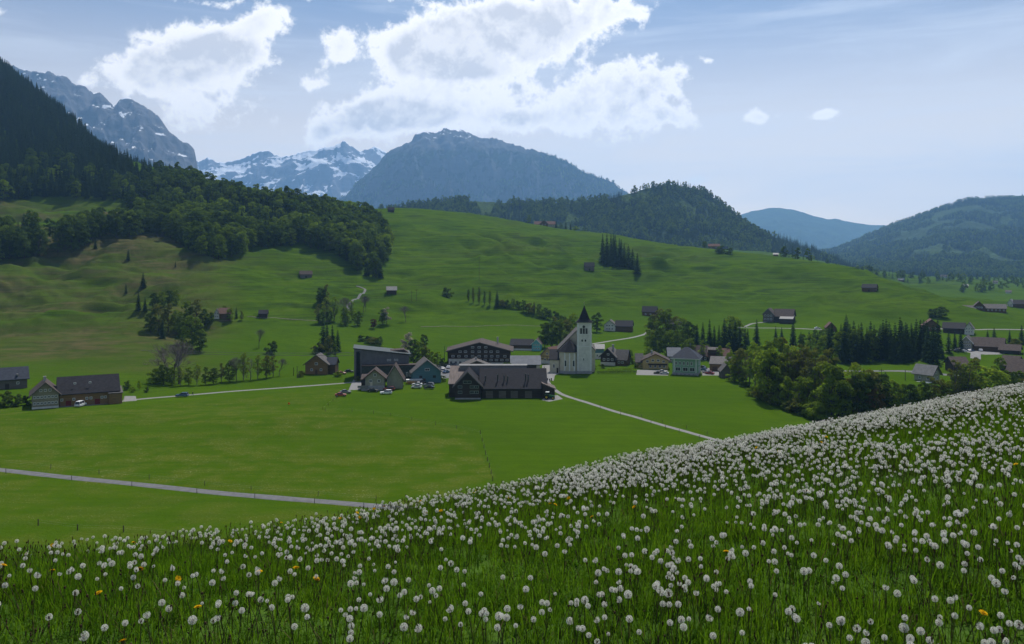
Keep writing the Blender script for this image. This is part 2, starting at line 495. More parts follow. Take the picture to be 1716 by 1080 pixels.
onhill = n.step(sz.outputs[2], 4.0, 26.0)
col = n.mix(n.step(n1, 0.35, 0.68), (0.045, 0.090, 0.004), (0.060, 0.110, 0.004))
col = n.mix(n.m('MULTIPLY', n.step(n2, 0.42, 0.72), 0.55), col, (0.036, 0.074, 0.005))
col = n.mix(n.m('MULTIPLY', n.step(n3, 0.5, 0.75), 0.5), col, (0.068, 0.110, 0.009))
col = n.mix(n.m('MULTIPLY', onhill, n.step(streak, 0.48, 0.68)), col, (0.028, 0.055, 0.009))
col = n.mix(n.m('MULTIPLY', n.m('MULTIPLY', onhill, n.step(streak, 0.46, 0.30)), 0.6), col, (0.070, 0.100, 0.014))
col = n.mix(n.m('MULTIPLY', onhill, n.step(streak2, 0.54, 0.66, 0.0, 0.8)), col, (0.024, 0.046, 0.009))
col = n.mix(n.m('MULTIPLY', n.m('MULTIPLY', onhill, n.step(streak2, 0.44, 0.32)), 0.45), col, (0.080, 0.112, 0.018))
col = n.mix(n.step(n4, 0.52, 0.72, 0.0, 0.55), col, (0.026, 0.058, 0.005))
col = n.mix(n.step(n4, 0.46, 0.28, 0.0, 0.5), col, (0.082, 0.128, 0.010))
dr = n.mix(n.step(n.m('ADD', n.m('MULTIPLY', n2, 0.5), n.m('MULTIPLY', streak2, 0.5)), 0.40, 0.60), (0.044, 0.052, 0.016), (0.094, 0.078, 0.036))  # rough-pasture browns, set darker to stand in for cloud shadow on the left
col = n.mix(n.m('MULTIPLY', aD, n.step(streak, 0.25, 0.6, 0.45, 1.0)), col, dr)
fcol = n.mix(n.step(n2, 0.4, 0.62), (0.048, 0.092, 0.004), (0.072, 0.100, 0.009))
fcol = n.mix(n.m('MULTIPLY', n.step(sp, 0.60, 0.70), n.step(n2, 0.40, 0.60)), fcol, (0.21, 0.22, 0.125))
col = n.mix(n.m('MULTIPLY', aF, n.step(n1, 0.2, 0.5, 0.55, 1.0)), col, fcol)
vr = n.new('ShaderNodeMapping'); n.put(vr.inputs[0], pos); vr.inputs['Rotation'].default_value = (0, 0, 0.5); vr.inputs['Scale'].default_value = (0.02, 0.34, 0.0)
mow = n.noise(vr.outputs[0], 1.0, 3.0, 0.6)
col = n.mix(n.m('MULTIPLY', n.m('SUBTRACT', 1.0, onhill), n.step(mow, 0.42, 0.62, 0.0, 0.38)), col, (0.034, 0.078, 0.004))
d = n.new('ShaderNodeBsdfDiffuse')
bp = n.new('ShaderNodeBump')
bp.inputs['Strength'].default_value = 0.75
bp.inputs['Distance'].default_value = 0.35
n.put(bp.inputs['Height'], n.m('ADD', n3, n.m('MULTIPLY', n2, 2.5)))
n.put(d.inputs['Color'], col); n.put(d.inputs['Normal'], bp.outputs[0])
gm.node_tree.links.new(d.outputs[0], out.inputs[0])

me = mesh_np('valley_ground', np.stack([GX, GY, ZG], -1).reshape(-1, 3), grid_faces(NR, NCOL), (gm,), smooth=True)
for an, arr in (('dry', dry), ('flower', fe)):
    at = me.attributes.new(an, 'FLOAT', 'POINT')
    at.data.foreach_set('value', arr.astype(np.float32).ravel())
tag(link('valley_ground', me), kind='structure')

# wide sheet under everything, out to the mountains
mb = MB(); mb.add([(-13000, -300, -42), (13000, -300, -42), (13000, 17000, -42), (-13000, 17000, -42)], [(0, 1, 2, 3)])
tag(mb.build('lowland', gm), kind='structure')

# ================================================================== FLOWER HILL (foreground)
_fx = np.array([-900, -400, 0, 200, 400, 600, 750, 900, 1050, 1200, 1350, 1500, 1600, 1716, 2100, 2700], float)
_fy = np.array([965, 938, 918, 908, 889, 861, 832, 803, 765, 738, 710, 682, 662, 642, 575, 480], float)
_fd = np.array([6.5, 7.2, 8.0, 8.7, 9.6, 11.0, 12.5, 14.0, 15.8, 17.5, 19.5, 21.5, 23, 24.5, 27, 30], float)
H0 = 1.72
def hill(x, y):
    x, y = np.asarray(x, float), np.asarray(y, float)
    u = np.clip(x / np.maximum(y, 5.0), -1.3, 1.35)
    px = CX + u * F
    dc = np.interp(px, _fx, _fd)
    s = (np.interp(px, _fx, _fy) - HZ) / F + 0.27 / dc
    yy = np.maximum(y, 2.0)
    D = s * yy + H0 * (1 - yy / dc) ** 2
    ye = dc * 1.9
    De = s * ye + H0 * (1 - ye / dc) ** 2
    Se = s - 2 * H0 / dc * (1 - ye / dc)
    Se = np.maximum(Se, 0.36)
    D = np.where(yy > ye, De + Se * (yy - ye), D)
    s2 = s - 2 * H0 / dc * (1 - 2.0 / dc)
    D = np.where(y < 2.0, D + s2 * (y - 2.0), D)
    micro = 0.05 * fbm(x / 1.9, y / 1.9, 3, 201) + 0.10 * fbm(x / 6.5, y / 6.5, 2, 211)
    return ZC - D + micro
ys = np.concatenate([np.linspace(-14, 2, 40), np.geomspace(2.06, 40, 230)[0:], np.geomspace(41, 175, 60)])
us = np.linspace(-1.25, 1.25, 300)
HY = np.broadcast_to(ys[:, None], (len(ys), len(us)))
HX = us[None] * np.maximum(HY, 9.0)
HZg = np.maximum(hill(HX, HY), -6.0)
fgm, n, out = base_mat('meadow_floor')
pos = n.new('ShaderNodeNewGeometry').outputs['Position']
a1 = n.noise(pos, 1.1, 4.0, 0.6); a2 = n.noise(pos, 14.0, 4.0, 0.7)
c = n.mix(n.step(a1, 0.35, 0.65), (0.040, 0.085, 0.014), (0.060, 0.115, 0.018))
c = n.mix(n.step(a2, 0.45, 0.7), c, (0.030, 0.050, 0.014))
dd = n.new('ShaderNodeBsdfDiffuse'); n.put(dd.inputs[0], c)
fgm.node_tree.links.new(dd.outputs[0], out.inputs[0])
me = mesh_np('meadow_hill', np.stack([HX, HY, HZg], -1).reshape(-1, 3), grid_faces(len(ys), len(us)), (fgm,), smooth=True)
tag(link('meadow_hill', me), kind='structure')

# ================================================================== MOUNTAINS
def mountain_mat(name, forest, rock, snow_lo, snow_amt, forest_hi, meadow=0.0, snow_scale=0.004, steep=0.62):
    mt, n, out = base_mat(name)
    geo = n.new('ShaderNodeNewGeometry')
    pos = geo.outputs['Position']
    sp_ = n.new('ShaderNodeSeparateXYZ'); n.put(sp_.inputs[0], geo.outputs['Normal'])
    ps = n.new('ShaderNodeSeparateXYZ'); n.put(ps.inputs[0], pos)
    nz, z = sp_.outputs[2], ps.outputs[2]
    big = n.noise(pos, 0.004, 5.0, 0.6); med = n.noise(pos, 0.02, 5.0, 0.65); fin = n.noise(pos, 0.11, 4.0, 0.7)
    strata = n.noise(n.scale(pos, (0.15, 0.15, 1.6)), 0.02, 5.0, 0.65, 0.4)
    rk = n.mix(n.step(strata, 0.35, 0.65), rock, tuple(c * 1.25 for c in rock))
    rk = n.mix(n.m('MULTIPLY', n.step(med, 0.5, 0.75), 0.5), rk, tuple(c * 0.6 for c in rock))
    fo = n.mix(n.step(fin, 0.35, 0.65), tuple(c * 0.7 for c in forest), tuple(c * 1.5 for c in forest))
    if meadow:
        fo = n.mix(n.m('MULTIPLY', n.step(big, 0.52, 0.60), meadow), fo, (0.075, 0.125, 0.028))
    zz = n.m('ADD', z, n.m('MULTIPLY', n.m('SUBTRACT', big, 0.5), 320.0))
    isrock = n.m('MAXIMUM', n.step(zz, forest_hi - 60, forest_hi + 60), n.step(n.m('ADD', nz, n.m('MULTIPLY', n.m('SUBTRACT', med, 0.5), 0.5)), steep, steep - 0.18))
    c = n.mix(isrock, fo, rk)
    if snow_amt is not None:
        sn = n.m('ADD', n.m('MULTIPLY', n.noise(n.scale(pos, (1, 1, 1.8)), snow_scale, 6.0, 0.62, 0.5), 1.0), n.m('MULTIPLY', n.m('SUBTRACT', nz, 0.65), 0.55))
        sm = n.m('MULTIPLY', n.step(sn, 0.62 - snow_amt, 0.66 - snow_amt), n.step(z, snow_lo, snow_lo + 90))
        c = n.mix(sm, c, (0.86, 0.88, 0.92))
    d = n.new('ShaderNodeBsdfDiffuse')
    bp = n.new('ShaderNodeBump'); bp.inputs['Strength'].default_value = 0.9; bp.inputs['Distance'].default_value = 14.0
    n.put(bp.inputs['Height'], n.m('ADD', med, n.m('MULTIPLY', fin, 0.35)))
    n.put(d.inputs['Color'], c); n.put(d.inputs['Normal'], bp.outputs[0])
    mt.node_tree.links.new(d.outputs[0], out.inputs[0])
    return mt
SURF = {}
def mountain(name, ridge, d_r, d_f, z_f, mat, nx=320, nt=150, rough=1.0, jag=1.0, prof=None, seed=1, spur=260.0):
    ridge = np.array(ridge, float)
    pxs = np.linspace(ridge[0, 0], ridge[-1, 0], nx)
    pr = np.interp(pxs, ridge[:, 0], ridge[:, 1])
    for _ in range(2):
        pr[1:-1] = (pr[:-2] + 2 * pr[1:-1] + pr[2:]) / 4
    pr = pr + jag * (2.2 * fbm(pxs / 14.0, 0 * pxs, 3, seed) + 1.2 * fbm(pxs / 4.0, 0 * pxs + 3, 2, seed + 1))
    dr = d_r * (1 + 0.05 * fbm(pxs / 130.0, 0 * pxs + 7, 2, seed + 5))
    zr = ZC - (pr - HZ) / F * dr
    prof = prof or [(0, 0), (0.3, 0.2), (0.6, 0.5), (0.85, 0.82), (1, 1)]
    pa = np.array(prof)
    ts = np.concatenate([np.linspace(0, 1, nt), 1 + np.linspace(0.02, 1, 30)])
    T = np.broadcast_to(ts[:, None], (len(ts), nx))
    Tf = np.minimum(T, 1.0)
    D = d_f + (dr[None] - d_f) * Tf + np.clip(T - 1, 0, 1) * (0.35 * d_r)
    X = (pxs[None] - CX) / F * D
    P = np.interp(Tf, pa[:, 0], pa[:, 1])
    zs_ = zr.copy()
    kk = max(3, nx // 22)
    zs_ = np.convolve(np.pad(zr, kk, mode='edge'), np.ones(2 * kk + 1) / (2 * kk + 1), 'valid')
    Zs = z_f + (zs_[None] - z_f) * P + (zr - zs_)[None] * sstep(Tf, 0.84, 1.0)
    env = np.sin(np.pi * np.clip(Tf, 0, 1)) ** 0.7 * (T <= 1)
    rg = ridged((X + 60 * fbm(X / 300, D / 300, 3, seed + 9)) / spur, (D + 50 * fbm(X / 200, D / 200, 2, seed + 21)) / (spur * 1.2), 5, seed + 3) - 0.55
    Zs = Zs + env * rg * rough * 0.30 * (zr[None] - z_f) * np.minimum(1, 2.6 * (1 - Tf) + 0.12)
    Zs = Zs + env * rough * 10 * fbm(X / 45, D / 45, 3, seed + 13)
    Zs = Zs + sstep(Tf, .25, .6) * (1 - sstep(Tf, .97, 1.0)) * (T <= 1) * rough * 0.035 * (zr[None] - z_f) * fbm(X / (spur * .3), D / (spur * .3), 4, seed + 33)
    Zs = np.where(T > 1, zr[None] + (z_f - 60 - zr[None]) * np.clip(T - 1, 0, 1) ** 0.8, Zs)
    me = mesh_np(name, np.stack([X, D, Zs], -1).reshape(-1, 3), grid_faces(len(ts), nx), (mat,), smooth=True)
    tag(link(name, me), kind='structure')
    SURF[name] = (X[:nt], D[:nt], Zs[:nt])
m_snow = mountain_mat('snow_range', (0.06, 0.06, 0.05), (0.15, 0.15, 0.16), 600, 0.085, -400, snow_scale=0.0026)
m_mass = mountain_mat('massif_rock', (0.025, 0.036, 0.018), (0.115, 0.112, 0.118), 800, -0.04, 800, snow_scale=0.0048)
m_dome = mountain_mat('dome_rock', (0.022, 0.034, 0.018), (0.105, 0.104, 0.108), 1340, -0.03, 1250, snow_scale=0.012, steep=0.66)
m_knoll = mountain_mat('knoll_wood', (0.045, 0.070, 0.022), (0.10, 0.10, 0.09), 9000, None, 5000, meadow=0.25, steep=0.2)
m_right = mountain_mat('right_wood', (0.040, 0.062, 0.024), (0.10, 0.10, 0.09), 9000, None, 5000, meadow=0.3, steep=0.2)
mountain('snow_mountains', [(150, 300), (250, 285), (330, 269), (350, 266), (372, 272), (390, 272), (420, 258), (436, 255), (450, 252), (470, 263), (500, 257), (520, 252),
          (545, 247), (560, 245), (576, 236), (586, 244), (600, 252), (615, 252), (629, 245), (640, 254), (660, 262), (720, 268), (800, 280), (950, 300)],
         12000, 9000, -40, m_snow, nx=420, rough=1.3, jag=1.5, seed=101, spur=760.0)
mountain('rock_massif', [(-420, 60), (-200, 85), (-100, 98), (0, 110), (50, 118), (80, 122), (107, 128), (125, 140), (140, 145), (155, 157), (168, 156), (180, 166), (191, 177), (203, 167), (217, 163),
          (232, 172), (243, 180), (262, 190), (272, 204), (284, 222), (296, 230), (306, 240), (318, 243), (327, 250), (331, 285), (345, 330), (365, 380), (400, 430)],
         6500, 4200, -40, m_mass, nx=420, rough=1.5, jag=1.4, seed=131, spur=340.0, prof=[(0, 0), (0.3, 0.16), (0.55, 0.36), (0.72, 0.6), (0.88, 0.86), (1, 1)])
mountain('dome_mountain', [(480, 380), (540, 350), (580, 328), (594, 308), (612, 292), (640, 268), (655, 252), (668, 246), (690, 240), (697, 229), (712, 226), (735, 222), (742, 217), (752, 215), (766, 219), (776, 217), (786, 224),
          (800, 228), (820, 231), (830, 232), (850, 241), (870, 246), (895, 252), (912, 256), (935, 265), (960, 280), (985, 291), (1005, 299), (1030, 309), (1047, 320), (1060, 332), (1100, 350), (1180, 385), (1300, 420)],
         8200, 5600, -40, m_dome, nx=420, rough=1.3, jag=1.8, seed=151, spur=330.0, prof=[(0, 0), (0.35, 0.22), (0.62, 0.46), (0.72, 0.60), (0.80, 0.80), (0.9, 0.91), (1, 1)])
mountain('far_ridge', [(1000, 420), (1150, 385), (1235, 361), (1262, 354), (1290, 348), (1320, 350), (1345, 356), (1370, 364), (1386, 368), (1402, 367), (1420, 372), (1445, 376), (1480, 378), (1560, 384), (1700, 380), (1950, 370)],
         11500, 8000, -40, m_right, nx=260, nt=90, rough=0.7, jag=0.5, seed=171, spur=380.0)
mountain('right_mountain', [(1340, 432), (1400, 418), (1440, 402), (1480, 384), (1520, 371), (1560, 356), (1590, 345), (1620, 335), (1660, 331), (1716, 329), (1850, 318), (2100, 322), (2500, 340)],
         5400, 2500, 15, m_right, nx=320, rough=0.7, jag=0.7, seed=191, spur=260.0)
mountain('wooded_knoll', [(560, 372), (640, 352), (720, 340), (800, 338), (860, 340), (920, 341), (980, 338), (1030, 332), (1055, 325), (1085, 316), (1105, 311), (1125, 310), (1150, 313), (1180, 321), (1198, 334), (1215, 346), (1232, 360),
          (1255, 380), (1280, 394), (1320, 404), (1360, 418), (1400, 434), (1440, 450), (1500, 468), (1600, 480)],
         2500, 1750, 0, m_knoll, nx=320, nt=110, rough=0.35, jag=0.6, seed=211, spur=150.0)

# ================================================================== AIR
mb = MB()
mb.box(-13400, 13400, -320, 17400, -110, 2120)
hz = mb.mesh('haze')
vm, n, out = base_mat('haze')
pv = n.new('ShaderNodeVolumePrincipled')
pv.inputs['Color'].default_value = (0.30, 0.58, 1.0, 1.0)
pv.inputs['Density'].default_value = 0.000072
pv.inputs['Anisotropy'].default_value = 0.3
vm.node_tree.links.new(pv.outputs[0], out.inputs['Volume'])
hz.materials.append(vm)
tag(link('haze', hz), kind='stuff')
# ================================================================== TREES: kinds
bark = simple('bark', (0.060, 0.048, 0.038), 0.95, 0.35, 3.0)
bark_grey = simple('bark_grey', (0.13, 0.115, 0.10), 0.95, 0.3, 3.0)
bark_twig = simple('bark_twig', (0.135, 0.112, 0.112), 0.95, 0.25, 3.0)
L_mid = leafmat('leaf_mid', (0.038, 0.074, 0.013), (0.140, 0.195, 0.024))
L_dark = leafmat('leaf_dark', (0.030, 0.056, 0.014), (0.080, 0.120, 0.022))
L_fresh = leafmat('leaf_fresh', (0.115, 0.175, 0.018), (0.160, 0.220, 0.022), 0.58)
L_spring = leafmat('leaf_spring', (0.105, 0.150, 0.022), (0.165, 0.210, 0.030), 0.58)
L_olive = leafmat('leaf_olive', (0.095, 0.110, 0.026), (0.130, 0.140, 0.034))
L_needle = leafmat('needles', (0.016, 0.032, 0.014), (0.026, 0.046, 0.018), 0.15)
L_blossom = leafmat('blossom', (0.26, 0.25, 0.22), (0.34, 0.32, 0.30))
L_red = leafmat('leaf_red', (0.070, 0.022, 0.022), (0.090, 0.030, 0.026))
L_copper = leafmat('leaf_copper', (0.120, 0.080, 0.025), (0.150, 0.095, 0.030))
def cards(P, N, size, g, aspect=1.0):
    """quads centred on P, facing roughly along N"""
    n = len(P)
    N = N / np.maximum(np.linalg.norm(N, axis=1, keepdims=True), 1e-9)
    A = g.normal(size=(n, 3))
    A -= N * (A * N).sum(1, keepdims=True)
    A /= np.maximum(np.linalg.norm(A, axis=1, keepdims=True), 1e-9)
    B = np.cross(N, A)
    s = (size * (0.6 + 0.8 * g.random(n)))[:, None]
    v = np.stack([P - A * s * aspect, P + B * s * 0.6, P + A * s * aspect, P - B * s * 0.6], 1).reshape(-1, 3)
    return v, np.arange(4 * n).reshape(-1, 4)
def rdir(g, n):
    d = g.normal(size=(n, 3))
    return d / np.linalg.norm(d, axis=1, keepdims=True)
def limb_mesh(name, segs, mat, n=5):
    mb = MB()
    for p0, p1, r0, r1 in segs:
        mb.tube(p0, p1, r0, r1, n, caps=False)
    return mb.mesh(name, mat, smooth=True)
def deciduous(seed, H=15.0, R=5.0, tf=0.18, nl=3200, size=0.30, nb=30, mat=None, sparse=False, columns=1):
    g = np.random.default_rng(seed)
    cz_, hz_ = H * (1 + tf) / 2, H * (1 - tf) / 2
    t = (np.arange(nb) + g.random(nb)) / nb
    prof = np.sin(np.pi * (0.14 + 0.80 * t)) ** 0.75
    an = g.uniform(0, 6.283, nb); rr_ = R * prof * 0.80 * np.sqrt(g.uniform(0.15, 1.0, nb))
    bc = np.stack([np.cos(an) * rr_, np.sin(an) * rr_, H * (tf + 0.03) + t * H * (1 - tf) * 0.90], 1)
    br = R * (0.25 + 0.19 * g.random(nb)) * (1.12 - 0.40 * t)
    if hz_ / R > 2.2: br *= 1.25
    k = g.integers(0, nb, nl * 3)
    u = rdir(g, nl * 3)
    u[:, 2] = np.where(u[:, 2] < -0.3, -u[:, 2] * 0.7, u[:, 2])
    P = bc[k] + u * br[k][:, None] * (0.70 + 0.36 * g.random(nl * 3))[:, None] * np.array([1, 1, 0.85])
    keep = np.ones(len(P), bool)
    for b in range(nb):
        inside = ((P - bc[b]) ** 2).sum(1) < (0.66 * br[b]) ** 2
        keep &= ~(inside & (k != b))
    P, u = P[keep][:nl], u[keep][:nl]
    if sparse:
        sel = g.random(len(P)) < 0.62
        P, u = P[sel], u[sel]
    v, f = cards(P, u + 0.75 * rdir(g, len(P)) + np.array([0, 0, 0.25]), size, g)
    crown = mesh_np('crown', v, f, (mat,))
    segs = []
    top = H * 0.78
    pts = [np.array([0, 0, -0.8])]
    for i in range(1, 6):
        z = top * i / 5
        pts.append(np.array([g.normal() * 0.10 * R * (i / 5), g.normal() * 0.10 * R * (i / 5), z]))
    r0 = H * 0.020
    for i in range(5):
        segs.append((pts[i], pts[i + 1], r0 * (1 - i / 5.6), r0 * (1 - (i + 1) / 5.6)))
    for b in range(0, nb, 1 if sparse else 2):
        zb = np.clip(bc[b, 2] * (0.35 + 0.35 * g.random()), H * tf * 0.7, top)
        i = min(4, int(zb / top * 5)); t = zb / top * 5 - i
        p0 = pts[i] * (1 - t) + pts[i + 1] * t
        mid = p0 * 0.45 + bc[b] * 0.55 + np.array([0, 0, -0.05 * H])
        segs += [(p0, mid, r0 * 0.42, r0 * 0.26), (mid, bc[b], r0 * 0.26, r0 * 0.06)]
        for q in range(3 if sparse else 1):
            e = bc[b] + rdir(g, 1)[0] * br[b] * 0.95
            segs.append((mid * 0.4 + bc[b] * 0.6, e, r0 * 0.13, r0 * 0.04))
    return limb_mesh('trunk', segs, bark_grey if sparse else bark), crown, H
def conifer(seed, H=20.0, R=3.6, levels=22, per=12, mat=None, card=3, open_=0.0):
    g = np.random.default_rng(seed)
    Ps, Vs, Fs, nv = [], [], [], 0
    for i in range(levels):
        t = (i + 0.3 * g.random()) / levels
        z = H * (0.06 + 0.94 * t)
        r = R * (1 - t) ** 0.85 * (0.80 + 0.4 * g.random()) + 0.12
        nb = max(5, int(per * (1 - 0.45 * t)))
        for b in range(nb):
            if g.random() < open_: continue
            a = 2 * math.pi * (b + g.random()) / nb
            rr = r * (0.70 + 0.45 * g.random())
            ca, sa = math.cos(a), math.sin(a)
            droop = 0.30 + 0.25 * g.random()
            wdt = 0.30 + 0.14 * rr
            prev = 0.0
            for c in range(card):
                f0, f1 = c / card, (c + 1.15) / card
                z0, z1 = z - droop * rr * f0 ** 1.4, z - droop * rr * f1 ** 1.4 + 0.10
                w0, w1 = wdt * (1 - 0.55 * f0), wdt * (1 - 0.75 * f1) + 0.03
                tw = 0.35 * (g.random() - 0.5)
                Vs += [(ca * rr * f0 - sa * w0, sa * rr * f0 + ca * w0, z0 - 0.22 - tw), (ca * rr * f0 + sa * w0, sa * rr * f0 - ca * w0, z0 - 0.22 + tw),
                       (ca * rr * f1 + sa * w1, sa * rr * f1 - ca * w1, z1 - 0.22 + tw), (ca * rr * f1 - sa * w1, sa * rr * f1 + ca * w1, z1 - 0.22 - tw),
                       (ca * rr * f0, sa * rr * f0, z0 + 0.1), (ca * rr * f1, sa * rr * f1, z1)]
                Fs += [(nv, nv + 4, nv + 5, nv + 3), (nv + 4, nv + 1, nv + 2, nv + 5)]
                nv += 6
    crown = mesh_np('crown', np.array(Vs), np.array(Fs), (mat,))
    tr = limb_mesh('trunk', [((0, 0, -0.8), (0, 0, H * 0.5), H * 0.016, H * 0.009), ((0, 0, H * 0.5), (0, 0, H * 0.99), H * 0.009, 0.02)], bark)
    return tr, crown, H
def bare(seed, H=16.0, spread=0.55, depth=5, mat=None):
    g = np.random.default_rng(seed)
    segs, twigs = [], []
    def grow(p, d, L, r, k):
        q = p + d * L
        (segs if k < 3 else twigs).append((p, q, r, r * 0.66))
        if k >= depth: return
        for _ in range(3 if k < 2 else 3):
            nd = d + g.normal(size=3) * spread + np.array([0, 0, 0.16])
            nd /= np.linalg.norm(nd)
            grow(p + d * L * (0.55 + 0.45 * g.random()), nd, L * (0.68 + 0.14 * g.random()), max(r * 0.58, 0.022), k + 1)
    grow(np.array([0, 0, -0.5]), np.array([0, 0, 1.0]), H * 0.30, H * 0.017, 0)
    tr = limb_mesh('trunk', segs, mat)
    cr = limb_mesh('crown', twigs, mat, n=3)
    return tr, cr, H
def bush(seed, H=4.0, R=3.0, nl=1500, mat=None, size=0.24):
    return deciduous(seed, H, R, 0.02, nl, size, 18, mat)
KIND = {
    'leafy': [deciduous(11, 15, 5.4, .07, 3400, .33, 34, L_mid), deciduous(12, 15, 4.8, .08, 3000, .33, 28, L_mid), deciduous(13, 16, 4.4, .07, 3000, .33, 30, L_mid)],
    'darkleaf': [deciduous(21, 16, 5.2, .06, 3200, .34, 32, L_dark), deciduous(22, 15, 5.5, .06, 3200, .34, 30, L_dark)],
    'fresh': [deciduous(31, 13, 5.0, .06, 3200, .30, 30, L_fresh), deciduous(32, 14, 4.4, .08, 2800, .30, 26, L_fresh)],
    'olive': [deciduous(41, 14, 4.6, .08, 2800, .30, 28, L_olive), deciduous(42, 15, 4.2, .09, 2600, .30, 26, L_olive)],
    'sparse': [deciduous(51, 16, 4.2, .20, 3200, .26, 26, L_spring, True), deciduous(52, 17, 3.6, .24, 3000, .26, 24, L_olive, True), deciduous(53, 16, 3.8, .22, 3200, .26, 24, L_fresh, True)],
    'poplar': [deciduous(61, 18, 2.2, .08, 2600, .28, 34, L_mid), deciduous(62, 18, 2.0, .10, 1900, .28, 30, L_olive)],
    'spruce': [conifer(71, 20, 3.7, 24, 13, L_needle), conifer(72, 22, 3.3, 26, 12, L_needle), conifer(73, 18, 3.6, 20, 12, L_needle, open_=.18), conifer(74, 21, 4.0, 24, 13, L_needle, open_=.1)],
    'bare': [bare(81, 16, .50, 6, bark_twig), bare(82, 15, .42, 6, bark_twig)],
    'bush': [bush(91, 4, 3.0, 1500, L_mid), bush(92, 4.5, 2.6, 1400, L_dark), bush(93, 3.6, 3.0, 1400, L_olive), bush(94, 4, 2.8, 1500, L_fresh)],
    'blossom': [deciduous(95, 9, 3.0, .2, 2000, .24, 20, L_blossom)],
    'redbush': [deciduous(96, 6, 2.8, .12, 1600, .24, 18, L_red)],
    'copper': [deciduous(97, 12, 4.2, .12, 2400, .3, 24, L_copper)],
}
ORD = ['first', 'second', 'third', 'fourth', 'fifth', 'sixth', 'seventh', 'eighth', 'ninth', 'tenth', 'eleventh', 'twelfth', 'thirteenth', 'fourteenth', 'fifteenth', 'sixteenth',
       'seventeenth', 'eighteenth', 'nineteenth', 'twentieth', 'twenty-first', 'twenty-second', 'twenty-third', 'twenty-fourth', 'twenty-fifth', 'twenty-sixth', 'twenty-seventh', 'twenty-eighth', 'twenty-ninth', 'thirtieth']
ORD += [t + '-' + u for t in ('thirty', 'forty', 'fifty') for u in ORD[:9]]
NAMES = {'leafy': 'broadleaf_tree', 'darkleaf': 'broadleaf_tree', 'fresh': 'spring_green_tree', 'olive': 'olive_green_tree', 'sparse': 'thin_leaved_tree', 'poplar': 'slender_tree', 'spruce': 'spruce_tree',
         'bare': 'bare_tree', 'bush': 'bush', 'blossom': 'blossoming_tree', 'redbush': 'red_leaved_tree', 'copper': 'copper_leaved_tree'}
WORD = {'leafy': 'green broadleaf tree', 'darkleaf': 'dark green broadleaf tree', 'fresh': 'bright yellow-green tree', 'olive': 'olive-green tree', 'sparse': 'thin-leaved spring tree',
        'poplar': 'slender upright tree', 'spruce': 'dark spruce', 'bare': 'leafless grey tree', 'bush': 'rounded bush', 'blossom': 'whitish blossoming tree', 'redbush': 'dark red tree', 'copper': 'copper-brown tree'}
def place_tree(kind, loc, h, label, group=None, wide=1.0, var=None):
    vs = KIND[kind]
    tr, cr, H = vs[random.randrange(len(vs)) if var is None else var % len(vs)]
    e = bpy.data.objects.new(NAMES[kind], None)
    e.empty_display_size = 0.5
    COL.objects.link(e)
    s = h / H
    e.location = loc
    e.scale = (s * wide, s * wide, s)
    e.rotation_euler = (0, 0, random.random() * 6.28)
    tag(e, label, 'bush' if kind == 'bush' else 'tree', group)
    link('trunk', tr, e); link('crown', cr, e)
    return e
def px_h(loc, hp):
    return hp * loc.y / F
def row(items, where, group):
    """items: (kind, px, py, height px[, width factor[, variant]]); labels count the kind from the left"""
    items = sorted(items, key=lambda t: t[1])
    cnt = {}
    for t in items: cnt[t[0]] = cnt.get(t[0], 0) + 1
    seen = {}
    for t in items:
        k, px, py, hp = t[:4]
        wide = t[4] if len(t) > 4 else random.uniform(0.88, 1.12)
        var = t[5] if len(t) > 5 else None
        i = seen.get(k, 0); seen[k] = i + 1
        if cnt[k] == 1: lab = f'{WORD[k]} {where}'
        elif i == 0: lab = f'leftmost {WORD[k]} {where}'
        elif i == cnt[k] - 1: lab = f'rightmost {WORD[k]} {where}'
        else: lab = f'{ORD[i]} {WORD[k]} {where}, from left'
        loc = hit(px, py)
        place_tree(k, loc, px_h(loc, hp), lab, group, wide, var)

# ================================================================== TREES one can tell apart
row([('spruce', 1010, 441, 50), ('spruce', 1017, 444, 53), ('spruce', 1024, 446, 55), ('spruce', 1031, 447, 54), ('spruce', 1038, 447, 49), ('spruce', 1046, 448, 42), ('spruce', 1053, 449, 40),
     ('spruce', 1060, 452, 38), ('spruce', 1068, 459, 36), ('spruce', 1028, 440, 48), ('spruce', 1041, 442, 42)], 'in the hillside clump', 'spruce clump on the hillside')
row([('leafy', 886, 374, 14), ('spruce', 913, 370, 10), ('spruce', 932, 370, 15), ('spruce', 948, 377, 15), ('spruce', 956, 378, 13), ('bush', 964, 379, 8), ('leafy', 940, 374, 10)], 'beside the farm on the ridge', 'trees at the ridge farm')
row([('leafy', 1181, 416, 12), ('bush', 1208, 424, 12, 1.6), ('bush', 1222, 426, 10, 1.5)], 'beside the small house on the right ridge', 'trees at the right ridge house')
row([('poplar', 785, 506, 22), ('poplar', 793, 508, 27), ('poplar', 803, 510, 30), ('poplar', 812, 511, 24), ('poplar', 821, 512, 26), ('spruce', 833, 515, 29), ('bush', 749, 498, 16, 1.3, 1), ('bush', 842, 515, 12),
     ('bush', 851, 517, 14), ('leafy', 860, 518, 18), ('bush', 869, 520, 16), ('leafy', 878, 523, 20), ('bush', 887, 525, 16), ('poplar', 895, 528, 22), ('leafy', 904, 531, 22), ('bush', 913, 534, 18), ('leafy', 922, 536, 18),
     ('bush', 931, 540, 18)], 'in the hillside hedgerow', 'hedgerow on the hillside')
row([('leafy', 912, 583, 42), ('darkleaf', 925, 584, 46), ('leafy', 938, 583, 48), ('olive', 950, 580, 44), ('leafy', 960, 576, 50), ('darkleaf', 943, 566, 38), ('olive', 930, 562, 32), ('leafy', 918, 574, 30)],
    'in the grove behind the church', 'grove behind the church')
row([('darkleaf', 1000, 557, 33, .95, 1)], 'standing alone right of the church tower', None)
